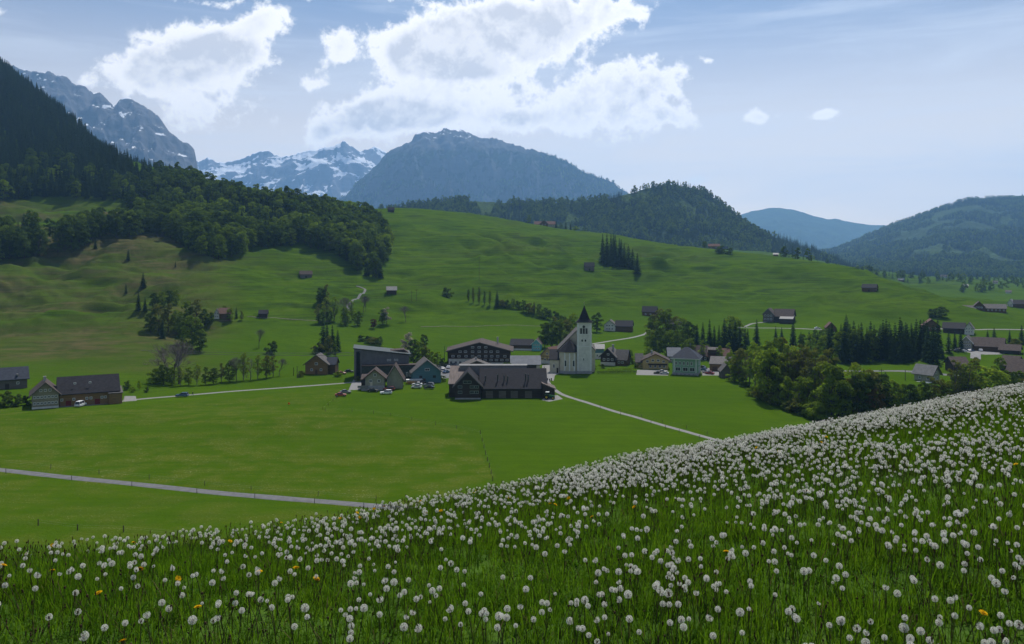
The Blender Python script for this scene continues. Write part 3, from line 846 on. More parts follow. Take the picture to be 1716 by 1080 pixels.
row([('darkleaf', 537, 508, 26), ('olive', 546, 508, 32), ('bush', 541, 510, 16, 1.4)], 'in the small thicket on the open slope above the chalet', 'thicket on the slope')
row([('sparse', 534, 543, 34), ('sparse', 547, 540, 42), ('darkleaf', 538, 545, 22), ('sparse', 560, 537, 40), ('darkleaf', 552, 541, 20), ('bare', 575, 540, 46), ('leafy', 578, 545, 30), ('sparse', 590, 538, 34), ('darkleaf', 599, 546, 24),
     ('bare', 609, 524, 32), ('bare', 613, 523, 28), ('redbush', 626, 551, 16), ('blossom', 648, 544, 29), ('darkleaf', 641, 544, 26), ('bare', 680, 540, 30)],
    'below the winding track', 'trees below the winding track')
row([('spruce', 542, 590, 54), ('spruce', 548, 584, 46), ('spruce', 557, 592, 48), ('spruce', 566, 590, 38), ('olive', 551, 596, 34), ('bush', 535, 592, 16), ('leafy', 562, 598, 22)], 'above the wooden chalet', 'trees above the chalet')
row([('bush', 606, 572, 10, 1.6), ('bush', 618, 575, 12, 1.5), ('bush', 628, 578, 12, 1.4), ('darkleaf', 636, 580, 16)], 'in the hedge above the grey station building', 'hedge above the station')
row([('blossom', 683, 612, 54, .85), ('leafy', 693, 612, 44), ('leafy', 703, 612, 40), ('olive', 714, 612, 32), ('darkleaf', 710, 586, 26), ('fresh', 724, 613, 24), ('fresh', 733, 614, 24), ('bush', 668, 606, 22, 1.3), ('bush', 655, 604, 18, 1.3), ('sparse', 640, 605, 26),
     ('bush', 742, 616, 16)], 'between the grey station and the hotel', 'trees behind the station')
row([('spruce', 215, 436, 19), ('spruce', 240, 483, 27, 1.3), ('spruce', 294, 448, 11), ('spruce', 211, 492, 18), ('spruce', 232, 521, 33, 1.1), ('spruce', 243, 522, 25), ('spruce', 160, 418, 20)], 'standing on the rough pasture slope', 'spruces on the rough slope')
row([('darkleaf', 258, 518, 28), ('leafy', 270, 516, 28), ('darkleaf', 283, 514, 28), ('leafy', 295, 512, 26)], 'in the belt above the farmhouse cluster', 'upper tree belt')
row([('darkleaf', 252, 558, 36), ('olive', 266, 556, 46), ('olive', 282, 556, 48), ('leafy', 297, 560, 40), ('leafy', 314, 552, 48), ('olive', 329, 550, 50), ('leafy', 322, 586, 56, 1.1), ('darkleaf', 305, 578, 40), ('darkleaf', 344, 546, 28), ('spruce', 272, 568, 36), ('spruce', 318, 548, 34),
     ('darkleaf', 335, 590, 36)],
    'left of the white farmhouse', 'cluster left of the farmhouse')
row([('bare', 280, 640, 74, 1.35, 0), ('bare', 300, 644, 80, 1.3, 1), ('bare', 292, 636, 66, 1.3, 0)], 'at the foot of the rough slope', 'grey bare trees')
row([('bush', 262, 643, 24), ('darkleaf', 274, 645, 34), ('leafy', 288, 646, 30), ('sparse', 302, 647, 34), ('leafy', 316, 646, 30), ('sparse', 330, 646, 36), ('leafy', 345, 645, 30), ('darkleaf', 358, 644, 28), ('sparse', 371, 642, 34), ('darkleaf', 384, 640, 36),
     ('bare', 396, 639, 46), ('sparse', 408, 638, 48), ('bare', 420, 637, 46), ('sparse', 432, 636, 42), ('olive', 446, 634, 38), ('sparse', 458, 632, 36), ('bare', 468, 630, 32)],
    'at the foot of the left hillside', 'row at the foot of the left hillside')
row([('fresh', 386, 538, 22), ('spruce', 396, 534, 20), ('olive', 405, 537, 16), ('bush', 352, 540, 16), ('leafy', 376, 528, 16)], 'beside the white farmhouse on the slope', 'farmhouse trees')
row([('bush', 456, 594, 22, 1.0, 1), ('bare', 434, 582, 34)], 'on the slope above the left tree row', None)
row([('bush', 213, 654, 16, .8), ('fresh', 233, 654, 16, .7), ('bush', 222, 658, 9), ('bush', 246, 658, 9), ('bush', 8, 682, 26, 1.2, 1), ('bush', 28, 681, 20, 1.1, 1), ('bush', 44, 679, 16)], 'beside the long dark farmhouse', 'bushes by the long farmhouse')
row([('leafy', 1092, 577, 50), ('olive', 1104, 578, 60), ('leafy', 1117, 580, 62), ('olive', 1130, 581, 52), ('leafy', 1144, 583, 50), ('darkleaf', 1157, 585, 46), ('leafy', 1090, 592, 40), ('darkleaf', 1104, 597, 42), ('leafy', 1122, 598, 44), ('darkleaf', 1138, 600, 40),
     ('fresh', 1086, 606, 24), ('leafy', 1155, 602, 34), ('sparse', 1176, 604, 34)], 'in the wood behind the yellow house', 'wood behind the yellow house')
row([('spruce', 1168, 588, 46), ('spruce', 1178, 591, 52), ('spruce', 1189, 592, 58), ('spruce', 1197, 593, 48), ('spruce', 1205, 594, 50), ('spruce', 1214, 594, 62), ('spruce', 1223, 595, 58), ('spruce', 1232, 595, 60), ('spruce', 1240, 596, 54), ('spruce', 1249, 597, 50),
     ('leafy', 1228, 588, 58), ('sparse', 1220, 604, 30), ('fresh', 1206, 606, 26)], 'in the dark row behind the village roofs', 'spruce row behind the village')
row([('spruce', 1268, 582, 48), ('spruce', 1329, 580, 44), ('spruce', 1253, 578, 28), ('spruce', 1300, 574, 28), ('spruce', 1310, 572, 24), ('spruce', 1342, 575, 20)], 'on the slope below the hillside farm', 'spruces below the hillside farm')
creek = [('olive', 1243, 640, 56), ('sparse', 1256, 648, 68), ('sparse', 1266, 652, 80), ('sparse', 1275, 660, 76), ('sparse', 1284, 664, 94), ('fresh', 1288, 672, 88, .85), ('leafy', 1300, 666, 98, .85), ('sparse', 1312, 664, 100), ('fresh', 1304, 674, 60),
         ('sparse', 1322, 674, 98), ('olive', 1334, 676, 90, .85), ('sparse', 1346, 680, 104), ('bare', 1352, 676, 100), ('sparse', 1364, 688, 106), ('olive', 1374, 684, 90, .85), ('sparse', 1388, 672, 90), ('leafy', 1398, 666, 72), ('sparse', 1380, 694, 90), ('bare', 1330, 672, 96),
         ('fresh', 1320, 684, 52, .9), ('sparse', 1340, 690, 60), ('fresh', 1354, 692, 62, .85), ('bare', 1250, 646, 56)]
row(creek, 'in the stream belt right of the school', 'stream belt trees')
row([('bush', 1262, 664, 16, 1.2), ('bush', 1276, 671, 18, 1.2), ('bush', 1292, 677, 18, 1.2), ('bush', 1308, 681, 20, 1.2), ('bush', 1324, 688, 22, 1.2), ('bush', 1338, 692, 24, 1.2), ('bush', 1352, 697, 24, 1.2), ('bush', 1366, 702, 28, 1.2), ('bush', 1380, 706, 30, 1.2), ('bush', 1246, 648, 16, 1.2), ('bush', 1230, 640, 16, 1.3)],
    'at the field edge below the stream belt', 'field edge bushes')
row([('leafy', 1394, 706, 96), ('fresh', 1402, 704, 84), ('spruce', 1412, 706, 88), ('olive', 1420, 706, 74), ('sparse', 1430, 706, 100), ('darkleaf', 1440, 707, 80), ('leafy', 1450, 706, 82), ('copper', 1466, 708, 58), ('olive', 1462, 704, 84), ('spruce', 1484, 704, 82), ('darkleaf', 1476, 704, 78),
     ('leafy', 1496, 702, 66), ('leafy', 1510, 700, 56), ('darkleaf', 1524, 698, 56), ('fresh', 1536, 696, 48), ('leafy', 1548, 694, 56), ('sparse', 1560, 694, 64), ('olive', 1574, 692, 56), ('leafy', 1588, 690, 52), ('sparse', 1602, 692, 90), ('darkleaf', 1612, 688, 66), ('sparse', 1622, 690, 84),
     ('sparse', 1634, 684, 86), ('leafy', 1600, 684, 44), ('leafy', 1682, 680, 52), ('darkleaf', 1698, 676, 52), ('leafy', 1712, 672, 50), ('leafy', 1676, 650, 52), ('olive', 1730, 670, 60)], 'just behind the flower hill crest', 'trees behind the flower hill crest')
row([('fresh', 1652, 684, 68, 1.75, 0)], 'with broad round crown behind the crest of the flower hill', None)
g_ = np.random.default_rng(5)
items = []
for i, px in enumerate(range(1388, 1572, 7)):
    items.append(('spruce', px + g_.uniform(-2, 2), 604 + g_.uniform(-5, 6), g_.uniform(50, 74), 1.05))
items += [('leafy', 1410, 606, 52), ('leafy', 1436, 606, 56), ('darkleaf', 1462, 606, 54), ('darkleaf', 1424, 606, 48), ('leafy', 1482, 600, 50)]
row(items[:27] + items[-5:], 'in the tall dark row on the right', 'tall spruce row on the right')
row([('spruce', px + g_.uniform(-3, 3), 596 + g_.uniform(-3, 3), g_.uniform(44, 62), 1.1) for px in range(1392, 1570, 9)], 'in the rear of the dark row on the right', 'rear spruce row on the right')
row([('darkleaf', 1345, 590, 30), ('leafy', 1358, 594, 34), ('spruce', 1370, 592, 36), ('leafy', 1382, 598, 36), ('darkleaf', 1396, 602, 40)], 'between stream belt and dark spruce row', 'trees before the spruce row')
row([('spruce', 1356, 572, 18), ('leafy', 1366, 574, 22), ('darkleaf', 1378, 578, 26), ('leafy', 1390, 580, 30), ('spruce', 1418, 570, 45)], 'on the bank left of the tall spruce row', 'bank trees')
row([('spruce', 1590, 592, 40), ('spruce', 1600, 588, 34), ('spruce', 1610, 588, 36), ('spruce', 1655, 576, 24), ('spruce', 1666, 578, 30), ('spruce', 1692, 576, 24), ('spruce', 1712, 578, 34), ('bush', 1680, 580, 14), ('bush', 1700, 582, 14), ('bush', 1574, 532, 18, 1.7, 1), ('bush', 1562, 530, 12, 1.5, 1)],
    'near the farms on the far right', 'trees near the right farms')

# ================================================================== WOODS (one mass each)
def joined(tr, cr):
    me = cr.copy()
    me.materials.append(bark)
    bm = bmesh.new(); bm.from_mesh(me)
    nb = len(bm.faces)
    bm.from_mesh(tr)
    bm.faces.ensure_lookup_table()
    for f in bm.faces[nb:]: f.material_index = 1
    bm.to_mesh(me); bm.free()
    return me
def source(name, meshes):
    c = bpy.data.collections.new(name)
    for i, m in enumerate(meshes):
        o = bpy.data.objects.new('%s_%02d' % (name, i), m)
        c.objects.link(o)
    return c
def scatter_group(name, coll):
    ng = bpy.data.node_groups.new(name, 'GeometryNodeTree')
    ng.interface.new_socket('Geometry', in_out='INPUT', socket_type='NodeSocketGeometry')
    ng.interface.new_socket('Geometry', in_out='OUTPUT', socket_type='NodeSocketGeometry')
    N, Lk = ng.nodes, ng.links
    gi, go = N.new('NodeGroupInput'), N.new('NodeGroupOutput')
    ip = N.new('GeometryNodeInstanceOnPoints')
    ci = N.new('GeometryNodeCollectionInfo')
    ci.inputs['Collection'].default_value = coll
    ci.inputs['Separate Children'].default_value = True
    ci.inputs['Reset Children'].default_value = True
    def attr(nm, ty):
        a = N.new('GeometryNodeInputNamedAttribute'); a.data_type = ty
        a.inputs['Name'].default_value = nm
        return a.outputs['Attribute']
    Lk.new(gi.outputs[0], ip.inputs['Points'])
    Lk.new(ci.outputs[0], ip.inputs['Instance'])
    ip.inputs['Pick Instance'].default_value = True
    Lk.new(attr('vi', 'INT'), ip.inputs['Instance Index'])
    Lk.new(attr('rot', 'FLOAT_VECTOR'), ip.inputs['Rotation'])
    Lk.new(attr('sc', 'FLOAT_VECTOR'), ip.inputs['Scale'])
    Lk.new(ip.outputs[0], go.inputs[0])
    return ng
def scatter(name, coll, P, rot, sc, vi, **tags):
    me = bpy.data.meshes.new(name)
    me.vertices.add(len(P))
    me.vertices.foreach_set('co', np.asarray(P, np.float32).ravel())
    a = me.attributes.new('rot', 'FLOAT_VECTOR', 'POINT'); a.data.foreach_set('vector', np.asarray(rot, np.float32).ravel())
    a = me.attributes.new('sc', 'FLOAT_VECTOR', 'POINT'); a.data.foreach_set('vector', np.asarray(sc, np.float32).ravel())
    a = me.attributes.new('vi', 'INT', 'POINT'); a.data.foreach_set('value', np.asarray(vi, np.int32))
    o = link(name, me)
    md = o.modifiers.new('scatter', 'NODES')
    md.node_group = scatter_group(name, coll)
    return tag(o, kind='stuff', **tags)
def tree_scatter(name, coll, P, hmin, hmax, kinds_h, vi, g, label, wide=(0.85, 1.15)):
    n = len(P)
    h = g.uniform(hmin, hmax, n)
    s = h / np.asarray(kinds_h)[vi]
    wd = g.uniform(wide[0], wide[1], n)
    rot = np.zeros((n, 3)); rot[:, 2] = g.uniform(0, 6.28, n)
    return scatter(name, coll, P, rot, np.stack([s * wd, s * wd, s], 1), vi, label=label, cat='woodland')
near_src = [KIND['leafy'][0], KIND['leafy'][1], KIND['leafy'][2], KIND['darkleaf'][0], KIND['darkleaf'][1], KIND['fresh'][0], KIND['spruce'][0], KIND['spruce'][1], KIND['spruce'][3]]
c_near = source('wood_near', [joined(t[0], t[1]) for t in near_src]); h_near = [t[2] for t in near_src]
far_src = [deciduous(211, 15, 5.6, .05, 420, .85, 14, L_mid), deciduous(212, 15, 5.2, .05, 420, .85, 13, L_dark), deciduous(213, 15, 5.0, .05, 400, .85, 12, L_mid), conifer(214, 20, 3.8, 11, 8, L_needle, card=2), conifer(215, 21, 3.4, 11, 8, L_needle, card=2)]
c_far = source('wood_far', [joined(t[0], t[1]) for t in far_src]); h_far = [t[2] for t in far_src]
g = np.random.default_rng(99)
W1 = [(-480, 40), (-200, 75), (0, 112), (100, 190), (200, 276), (350, 322), (500, 352), (600, 366), (640, 385), (652, 405), (650, 436), (625, 452), (590, 445), (560, 425), (500, 414), (430, 416), (395, 428), (370, 436), (330, 428), (290, 402), (240, 388), (205, 338), (100, 330), (0, 336), (-480, 340)]
W2 = [(-480, 400), (0, 402), (60, 400), (130, 396), (180, 390), (240, 384), (235, 396), (150, 402), (132, 424), (60, 432), (0, 442), (-480, 450)]
W3 = [(590, 452), (640, 452), (645, 470), (615, 464)]
NS = 60000
px = g.uniform(-480, 680, NS); yy = np.sqrt(g.uniform(480.0 ** 2, 1500.0 ** 2, NS))
xx = (px - CX) / F * yy
zz = ground(xx, yy); py = HZ + (ZC - zz) * F / yy
in2 = in_poly(px, py, W2)
ok = in_poly(px, py, W1) | (in2 & (fbm(xx / 60, yy / 60, 3, 17) > -0.25)) | in_poly(px, py, W3)
xx, yy, zz, px, py = xx[ok], yy[ok], zz[ok], px[ok], py[ok]
order = np.argsort(-py)
cell, keepi = {}, []
for i in order:
    key = (int(xx[i] // 6.5), int(yy[i] // 6.5))
    bad = False
    for a in (-1, 0, 1):
        for b in (-1, 0, 1):
            for j in cell.get((key[0] + a, key[1] + b), ()):
                if (xx[i] - xx[j]) ** 2 + (yy[i] - yy[j]) ** 2 < 30.0: bad = True
    if not bad:
        cell.setdefault(key, []).append(i); keepi.append(i)
keepi = np.array(keepi)
xx, yy, zz, px, py = xx[keepi], yy[keepi], zz[keepi], px[keepi], py[keepi]
con = fbm(xx / 90, yy / 90, 3, 23) + 0.9 * sstep(zz, 120, 260) - 0.15 + 0.30 * sstep(px, 330, 120) + 0.5 * sstep(zz, 95, 150) * sstep(px, 300, 200)
iscon = con > g.uniform(-0.2, 0.6, len(xx))
vi = np.where(iscon, g.integers(6, 9, len(xx)), np.minimum(g.integers(0, 6, len(xx)), g.integers(0, 8, len(xx))))
dk = (~iscon) & (g.random(len(xx)) < 0.15 + 0.7 * sstep(px, 420, 200))
vi = np.where(dk, g.integers(3, 5, len(xx)), vi)
# the trees along the wood's lower edge stand out one by one
lower = np.zeros(len(xx), bool)
vis = (px > -5) & (px < 665)
binx = (px // 11).astype(int)
for b in np.unique(binx[vis]):
    idx = np.where(vis & (binx == b))[0]
    lower[idx[np.argmax(py[idx])]] = True
edge = np.where(lower)[0]
edge = edge[np.argsort(px[edge])]
KN = {0: 'leafy', 1: 'leafy', 2: 'leafy', 3: 'darkleaf', 4: 'darkleaf', 5: 'fresh', 6: 'spruce', 7: 'spruce', 8: 'spruce'}
seen = {}
for i in edge:
    k = KN[int(vi[i])]
    q = seen.get(k, 0); seen[k] = q + 1
    place_tree(k, (xx[i], yy[i], zz[i]), float(g.uniform(15, 23) if k != 'spruce' else g.uniform(18, 27)), f'{ORD[q]} {WORD[k]} along the lower edge of the hillside wood, from left', 'trees along the wood edge')
rest = ~lower
tree_scatter('hillside_wood', c_near, np.stack([xx, yy, zz - 0.3], 1)[rest], 15, 25, h_near, vi[rest], g, 'mixed wood covering the steep left hillside')

def surf_points(name, n, g, t0=0.0, t1=1.0, thresh=-9, sc=120, seed=3, pxlim=(-150, 1870)):
    X, D, Z = SURF[name]
    nt, nx = X.shape
    a = g.uniform(0, nx - 1.001, n * 3)
    # even cover of the ground, not of the picture
    b = g.uniform(t0 * (nt - 1), t1 * (nt - 1) - 0.001, n * 3)
    i, j = a.astype(int), b.astype(int)
    fa, fb = a - i, b - j
    def lerp(M):
        return (M[j, i] * (1 - fa) + M[j, i + 1] * fa) * (1 - fb) + (M[j + 1, i] * (1 - fa) + M[j + 1, i + 1] * fa) * fb
    x, y, z = lerp(X), lerp(D), lerp(Z)
    p = CX + x / y * F
    k = (p > pxlim[0]) & (p < pxlim[1])
    if thresh > -5:
        k &= fbm(x / sc, y / sc, 4, seed) > thresh
    P = np.stack([x, y, z - 0.5], 1)[k]
    return P[:n]
P = surf_points('wooded_knoll', 17000, g, 0.0, 1.0, -0.33, 90, 5)
sun_side = P[:, 0] / P[:, 1] * F + CX
hole = in_poly(sun_side, HZ + (ZC - P[:, 2]) * F / P[:, 1], [(1035, 334), (1085, 318), (1100, 322), (1085, 332), (1050, 342)])
P = P[~hole]
cn = fbm(P[:, 0] / 80, P[:, 1] / 80, 3, 71) + np.where(sun_side if False else (P[:, 0] / P[:, 1] * F + CX) > 1290, 0.7, 0) > 0.22
vi2 = np.where(cn, g.integers(3, 5, len(P)), g.integers(0, 3, len(P)))
tree_scatter('knoll_wood', c_far, P, 14, 24, h_far, vi2, g, 'leafy wood covering the rounded knoll behind the ridge')
P = surf_points('dome_mountain', 34000, g, 0.0, 1.0, -0.5, 150, 15)
pp = CX + P[:, 0] / P[:, 1] * F; zz_ = P[:, 2]
top_ok = (zz_ < 900 + 120 * fbm(P[:, 0] / 100, P[:, 1] / 100, 3, 9)) | (pp > 905)
P = P[top_ok]
vi2 = np.where(g.random(len(P)) < 0.75, g.integers(3, 5, len(P)), g.integers(0, 3, len(P)))
tree_scatter('dome_wood', c_far, P, 20, 32, h_far, vi2, g, 'dark wood on the flanks of the broad dome mountain')
P = surf_points('right_mountain', 34000, g, 0.0, 1.0, -0.12, 190, 25)
vi2 = np.where(fbm(P[:, 0] / 160, P[:, 1] / 160, 3, 77) > g.uniform(-0.4, 0.4, len(P)), g.integers(3, 5, len(P)), g.integers(0, 3, len(P)))
tree_scatter('right_mountain_wood', c_far, P, 16, 27, h_far, vi2, g, 'patchy wood on the blue mountain at the right edge')
# hedges and copses of the far valley floor on the right
cl = []
for a, b, nn in (((1300, 432), (1450, 462), 30), ((1440, 455), (1560, 478), 22), ((1480, 462), (1640, 474), 26), ((1600, 492), (1716, 480), 16), ((1560, 470), (1716, 468), 22), ((1640, 470), (1730, 476), 14)):
    for q in range(nn):
        t = g.random()
        pxx = a[0] + (b[0] - a[0]) * t; pyy = a[1] + (b[1] - a[1]) * t + g.normal() * 1.5
        lo = hit(pxx, pyy, 980)
        cl.append((lo.x, lo.y, lo.z - 0.4))
P = np.array(cl)
vi2 = g.integers(0, 5, len(P))
tree_scatter('valley_copses', c_far, P, 10, 18, h_far, vi2, g, 'dark copses and hedges on the far valley floor')
# ================================================================== ROADS AND YARDS
asphalt = simple('asphalt_grey', (0.135, 0.135, 0.14), 0.9, 0.16, 0.6, bump=0.01)
dirt = simple('dirt_path', (0.105, 0.105, 0.075), 0.95, 0.25, 0.5)
gravel = simple('pale_gravel', (0.21, 0.205, 0.20), 0.95, 0.15, 1.2, bump=0.01)
def road(name, pts, width, mat, lift=0.10, smooth=True):
    P = [hit(px, py) for px, py in pts]
    P = np.array([[p.x, p.y] for p in P])
    d = np.concatenate([[0], np.cumsum(np.linalg.norm(np.diff(P, axis=0), axis=1))])
    n = max(8, int(d[-1] / 2.0))
    s = np.linspace(0, d[-1], n)
    C = np.stack([np.interp(s, d, P[:, 0]), np.interp(s, d, P[:, 1])], 1)
    if smooth:
        for _ in range(max(2, n // 12)):
            C[1:-1] = (C[:-2] + 2 * C[1:-1] + C[2:]) / 4
    T = np.gradient(C, axis=0); T /= np.linalg.norm(T, axis=1, keepdims=True)
    Nn = np.stack([-T[:, 1], T[:, 0]], 1)
    o = np.linspace(-0.5, 0.5, 7) * width
    wob = 1 + 0.06 * fbm(s / 7.0, s * 0 + 3, 2, 5)
    Q = C[:, None] + Nn[:, None] * (o[None, :, None] * wob[:, None, None])
    z = ground(Q[..., 0], Q[..., 1])
    z = np.maximum(z, z.mean(1, keepdims=True)) + lift
    V = np.concatenate([Q, z[..., None]], -1)
    V[:, 0, 2] -= 0.25; V[:, -1, 2] -= 0.25
    me = mesh_np(name, V.reshape(-1, 3), grid_faces(n, 7), (mat,), smooth=True)
    return tag(link(name, me), kind='structure')
def yard(name, poly, mat, lift=0.14):
    P = [hit(px, py) for px, py in poly]
    c = Vector((sum(p.x for p in P) / len(P), sum(p.y for p in P) / len(P), 0))
    R = 7
    vs, fs = [], []
    n = len(P) * 5
    ring = []
    for i in range(len(P)):
        a, b = P[i], P[(i + 1) % len(P)]
        for q in range(5): ring.append(a.lerp(b, q / 5))
    for r in range(R + 1):
        for p in ring:
            x, y = c.x + (p.x - c.x) * r / R, c.y + (p.y - c.y) * r / R
            vs.append((x, y, float(ground(x, y)) + lift - (0.25 if r == R else 0)))
    for r in range(R):
        for q in range(n):
            fs.append((r * n + q, r * n + (q + 1) % n, (r + 1) * n + (q + 1) % n, (r + 1) * n + q))
    return tag(link(name, mesh_np(name, np.array(vs), np.array(fs), (mat,), smooth=True)), kind='structure')
road('near_road', [(-250, 764), (-100, 777), (0, 788), (110, 800), (220, 811), (330, 823), (430, 832), (530, 840), (660, 851), (760, 861)], 3.6, asphalt)
road('church_lane', [(921, 628), (917, 640), (924, 650), (938, 660), (960, 668), (990, 677), (1030, 690), (1080, 704), (1140, 721), (1200, 738), (1280, 762)], 2.6, gravel)
road('left_lane', [(60, 684), (130, 681), (190, 676), (215, 671), (260, 667), (310, 663), (380, 657), (450, 652), (520, 647), (585, 642), (620, 638)], 2.8, gravel)
road('hill_lane', [(990, 577), (1010, 574), (1035, 570), (1060, 566), (1082, 560), (1090, 552)], 3.0, gravel)
road('valley_road', [(1340, 623), (1400, 622), (1470, 622), (1530, 623), (1560, 626), (1620, 632)], 6.5, asphalt)
road('farm_lane', [(1236, 549), (1260, 550), (1300, 550), (1340, 551), (1400, 555)], 3.2, gravel)
road('farm_drive', [(1247, 548), (1258, 543), (1275, 541), (1288, 538)], 2.6, gravel)
road('east_lane', [(1560, 552), (1640, 553), (1716, 553), (1790, 554)], 3.5, gravel)
road('east_drive', [(1630, 584), (1634, 592), (1634, 602)], 5.5, gravel)
road('winding_track', [(585, 521), (581, 512), (590, 504), (602, 497), (611, 490), (612, 484), (605, 481), (597, 480)], 2.2, asphalt)
road('slope_path', [(705, 548), (760, 547), (820, 546), (880, 546), (905, 547)], 1.2, dirt)
road('slope_path', [(415, 531), (440, 534), (452, 533), (480, 535), (520, 537), (560, 539)], 1.2, dirt)
yard('church_square', [(905, 634), (908, 612), (930, 608), (950, 622), (930, 630), (928, 640)], gravel)
yard('school_yard', [(1064, 629), (1066, 620), (1120, 620), (1122, 630)], gravel)
yard('car_park', [(690, 640), (700, 612), (760, 608), (760, 634)], asphalt)
yard('east_yard', [(1176, 630), (1172, 616), (1222, 618), (1205, 630)], gravel)
yard('station_yard', [(583, 655), (592, 635), (606, 634), (606, 654)], gravel)
yard('farm_yard', [(205, 674), (208, 664), (228, 664), (230, 672)], gravel)
yard('barn_yard', [(906, 671), (912, 666), (935, 662), (945, 669), (920, 674)], gravel)
yard('farm_yard', [(1575, 593), (1600, 582), (1700, 586), (1710, 592)], gravel)

# ================================================================== BUILDING MATERIALS
SH = (0.25, 0.25, 7.0)
wood_dark = simple('wood_dark', (0.050, 0.038, 0.032), 0.9, 0.35, 1.2, stretch=SH)
wood_brown = simple('wood_brown', (0.115, 0.072, 0.042), 0.9, 0.3, 1.2, stretch=SH)
wood_honey = simple('wood_honey', (0.22, 0.135, 0.062), 0.9, 0.25, 1.2, stretch=SH)
wood_grey = simple('wood_grey', (0.13, 0.115, 0.10), 0.9, 0.3, 1.2, stretch=SH)
plaster = simple('plaster_white', (0.62, 0.61, 0.56), 0.9, 0.10, 0.7)
plaster_cream = simple('plaster_cream', (0.55, 0.50, 0.38), 0.9, 0.10, 0.7)
plaster_yellow = simple('plaster_yellow', (0.50, 0.38, 0.17), 0.9, 0.12, 0.7)
plaster_beige = simple('plaster_beige', (0.30, 0.30, 0.225), 0.9, 0.1, 0.7)
shingle_tan = simple('shingle_tan', (0.25, 0.23, 0.165), 0.9, 0.2, 1.2, stretch=SH)
paint_green = simple('paint_green', (0.22, 0.36, 0.25), 0.8, 0.12, 0.8, stretch=SH)
paint_teal = simple('paint_teal', (0.09, 0.19, 0.22), 0.8, 0.12, 0.8, stretch=SH)
paint_turq = simple('paint_turquoise', (0.16, 0.44, 0.47), 0.8, 0.12, 0.8, stretch=SH)
paint_red = simple('paint_red', (0.16, 0.022, 0.016), 0.7, 0.15, 1.0)
trim_white = simple('trim_white', (0.70, 0.70, 0.68), 0.7, 0.06, 1.0)
stone = simple('plinth_stone', (0.33, 0.33, 0.33), 0.9, 0.15, 1.0)
concrete = simple('concrete', (0.135, 0.135, 0.145), 0.9, 0.12, 0.5)
metal_dark = simple('metal_dark', (0.05, 0.06, 0.06), 0.5, 0.2, 1.0, metal=0.4)
metal_pale = simple('metal_pale', (0.20, 0.195, 0.19), 0.6, 0.15, 1.0, metal=0.0)
tile_brown = simple('tile_brown', (0.072, 0.055, 0.050), 0.85, 0.30, 1.1, stretch=(1, 1, 4), bump=0.03)
tile_dark = simple('tile_dark', (0.024, 0.023, 0.028), 0.85, 0.30, 1.1, stretch=(1, 1, 4), bump=0.03)
tile_slate = simple('tile_slate', (0.036, 0.042, 0.058), 0.8, 0.25, 1.1, stretch=(1, 1, 4), bump=0.03)
tile_grey = simple('tile_grey', (0.105, 0.096, 0.092), 0.85, 0.28, 1.1, stretch=(1, 1, 4), bump=0.03)
tile_red = simple('tile_red', (0.12, 0.068, 0.054), 0.85, 0.30, 1.1, stretch=(1, 1, 4), bump=0.03)
roof_metal = simple('roof_metal', (0.105, 0.118, 0.145), 0.6, 0.15, 0.6)
roof_rust = simple('roof_rust', (0.125, 0.098, 0.088), 0.7, 0.30, 0.8, stretch=(3, .3, .3))
glass = simple('window_glass', (0.030, 0.036, 0.045), 0.12, 0.3, 1.0, spec=0.6)
frame_dim = simple('frame_dim', (0.24, 0.27, 0.25), 0.8, 0.1, 1.5)
blind = simple('window_curtain', (0.36, 0.37, 0.37), 0.8, 0.12, 1.5)
WMESH = {}
def window_mesh(wd, h, fm):
    key = (round(wd, 2), round(h, 2), fm.name)
    if key not in WMESH:
        a = MB(); t = min(0.14, wd * 0.16)
        a.box(-wd / 2, -wd / 2 + t, -0.07, 0.03, 0, h); a.box(wd / 2 - t, wd / 2, -0.07, 0.03, 0, h)
        a.box(-wd / 2 + t, wd / 2 - t, -0.07, 0.03, h - t, h); a.box(-wd / 2 + t, wd / 2 - t, -0.10, 0.03, 0, t)
        b = MB()
        b.box(-wd / 2 + t + .002, -t * .3, -0.03, 0.02, t + .002, h - t - .002); b.box(t * .3, wd / 2 - t - .002, -0.03, 0.02, t + .002, h - t - .002)
        c = MB(); c.box(-t * .3 + .002, t * .3 - .002, -0.05, 0.02, t + .002, h - t - .002)
        WMESH[key] = (a.mesh('window', fm), b.mesh('pane', glass), c.mesh('mullion', fm))
    return WMESH[key]
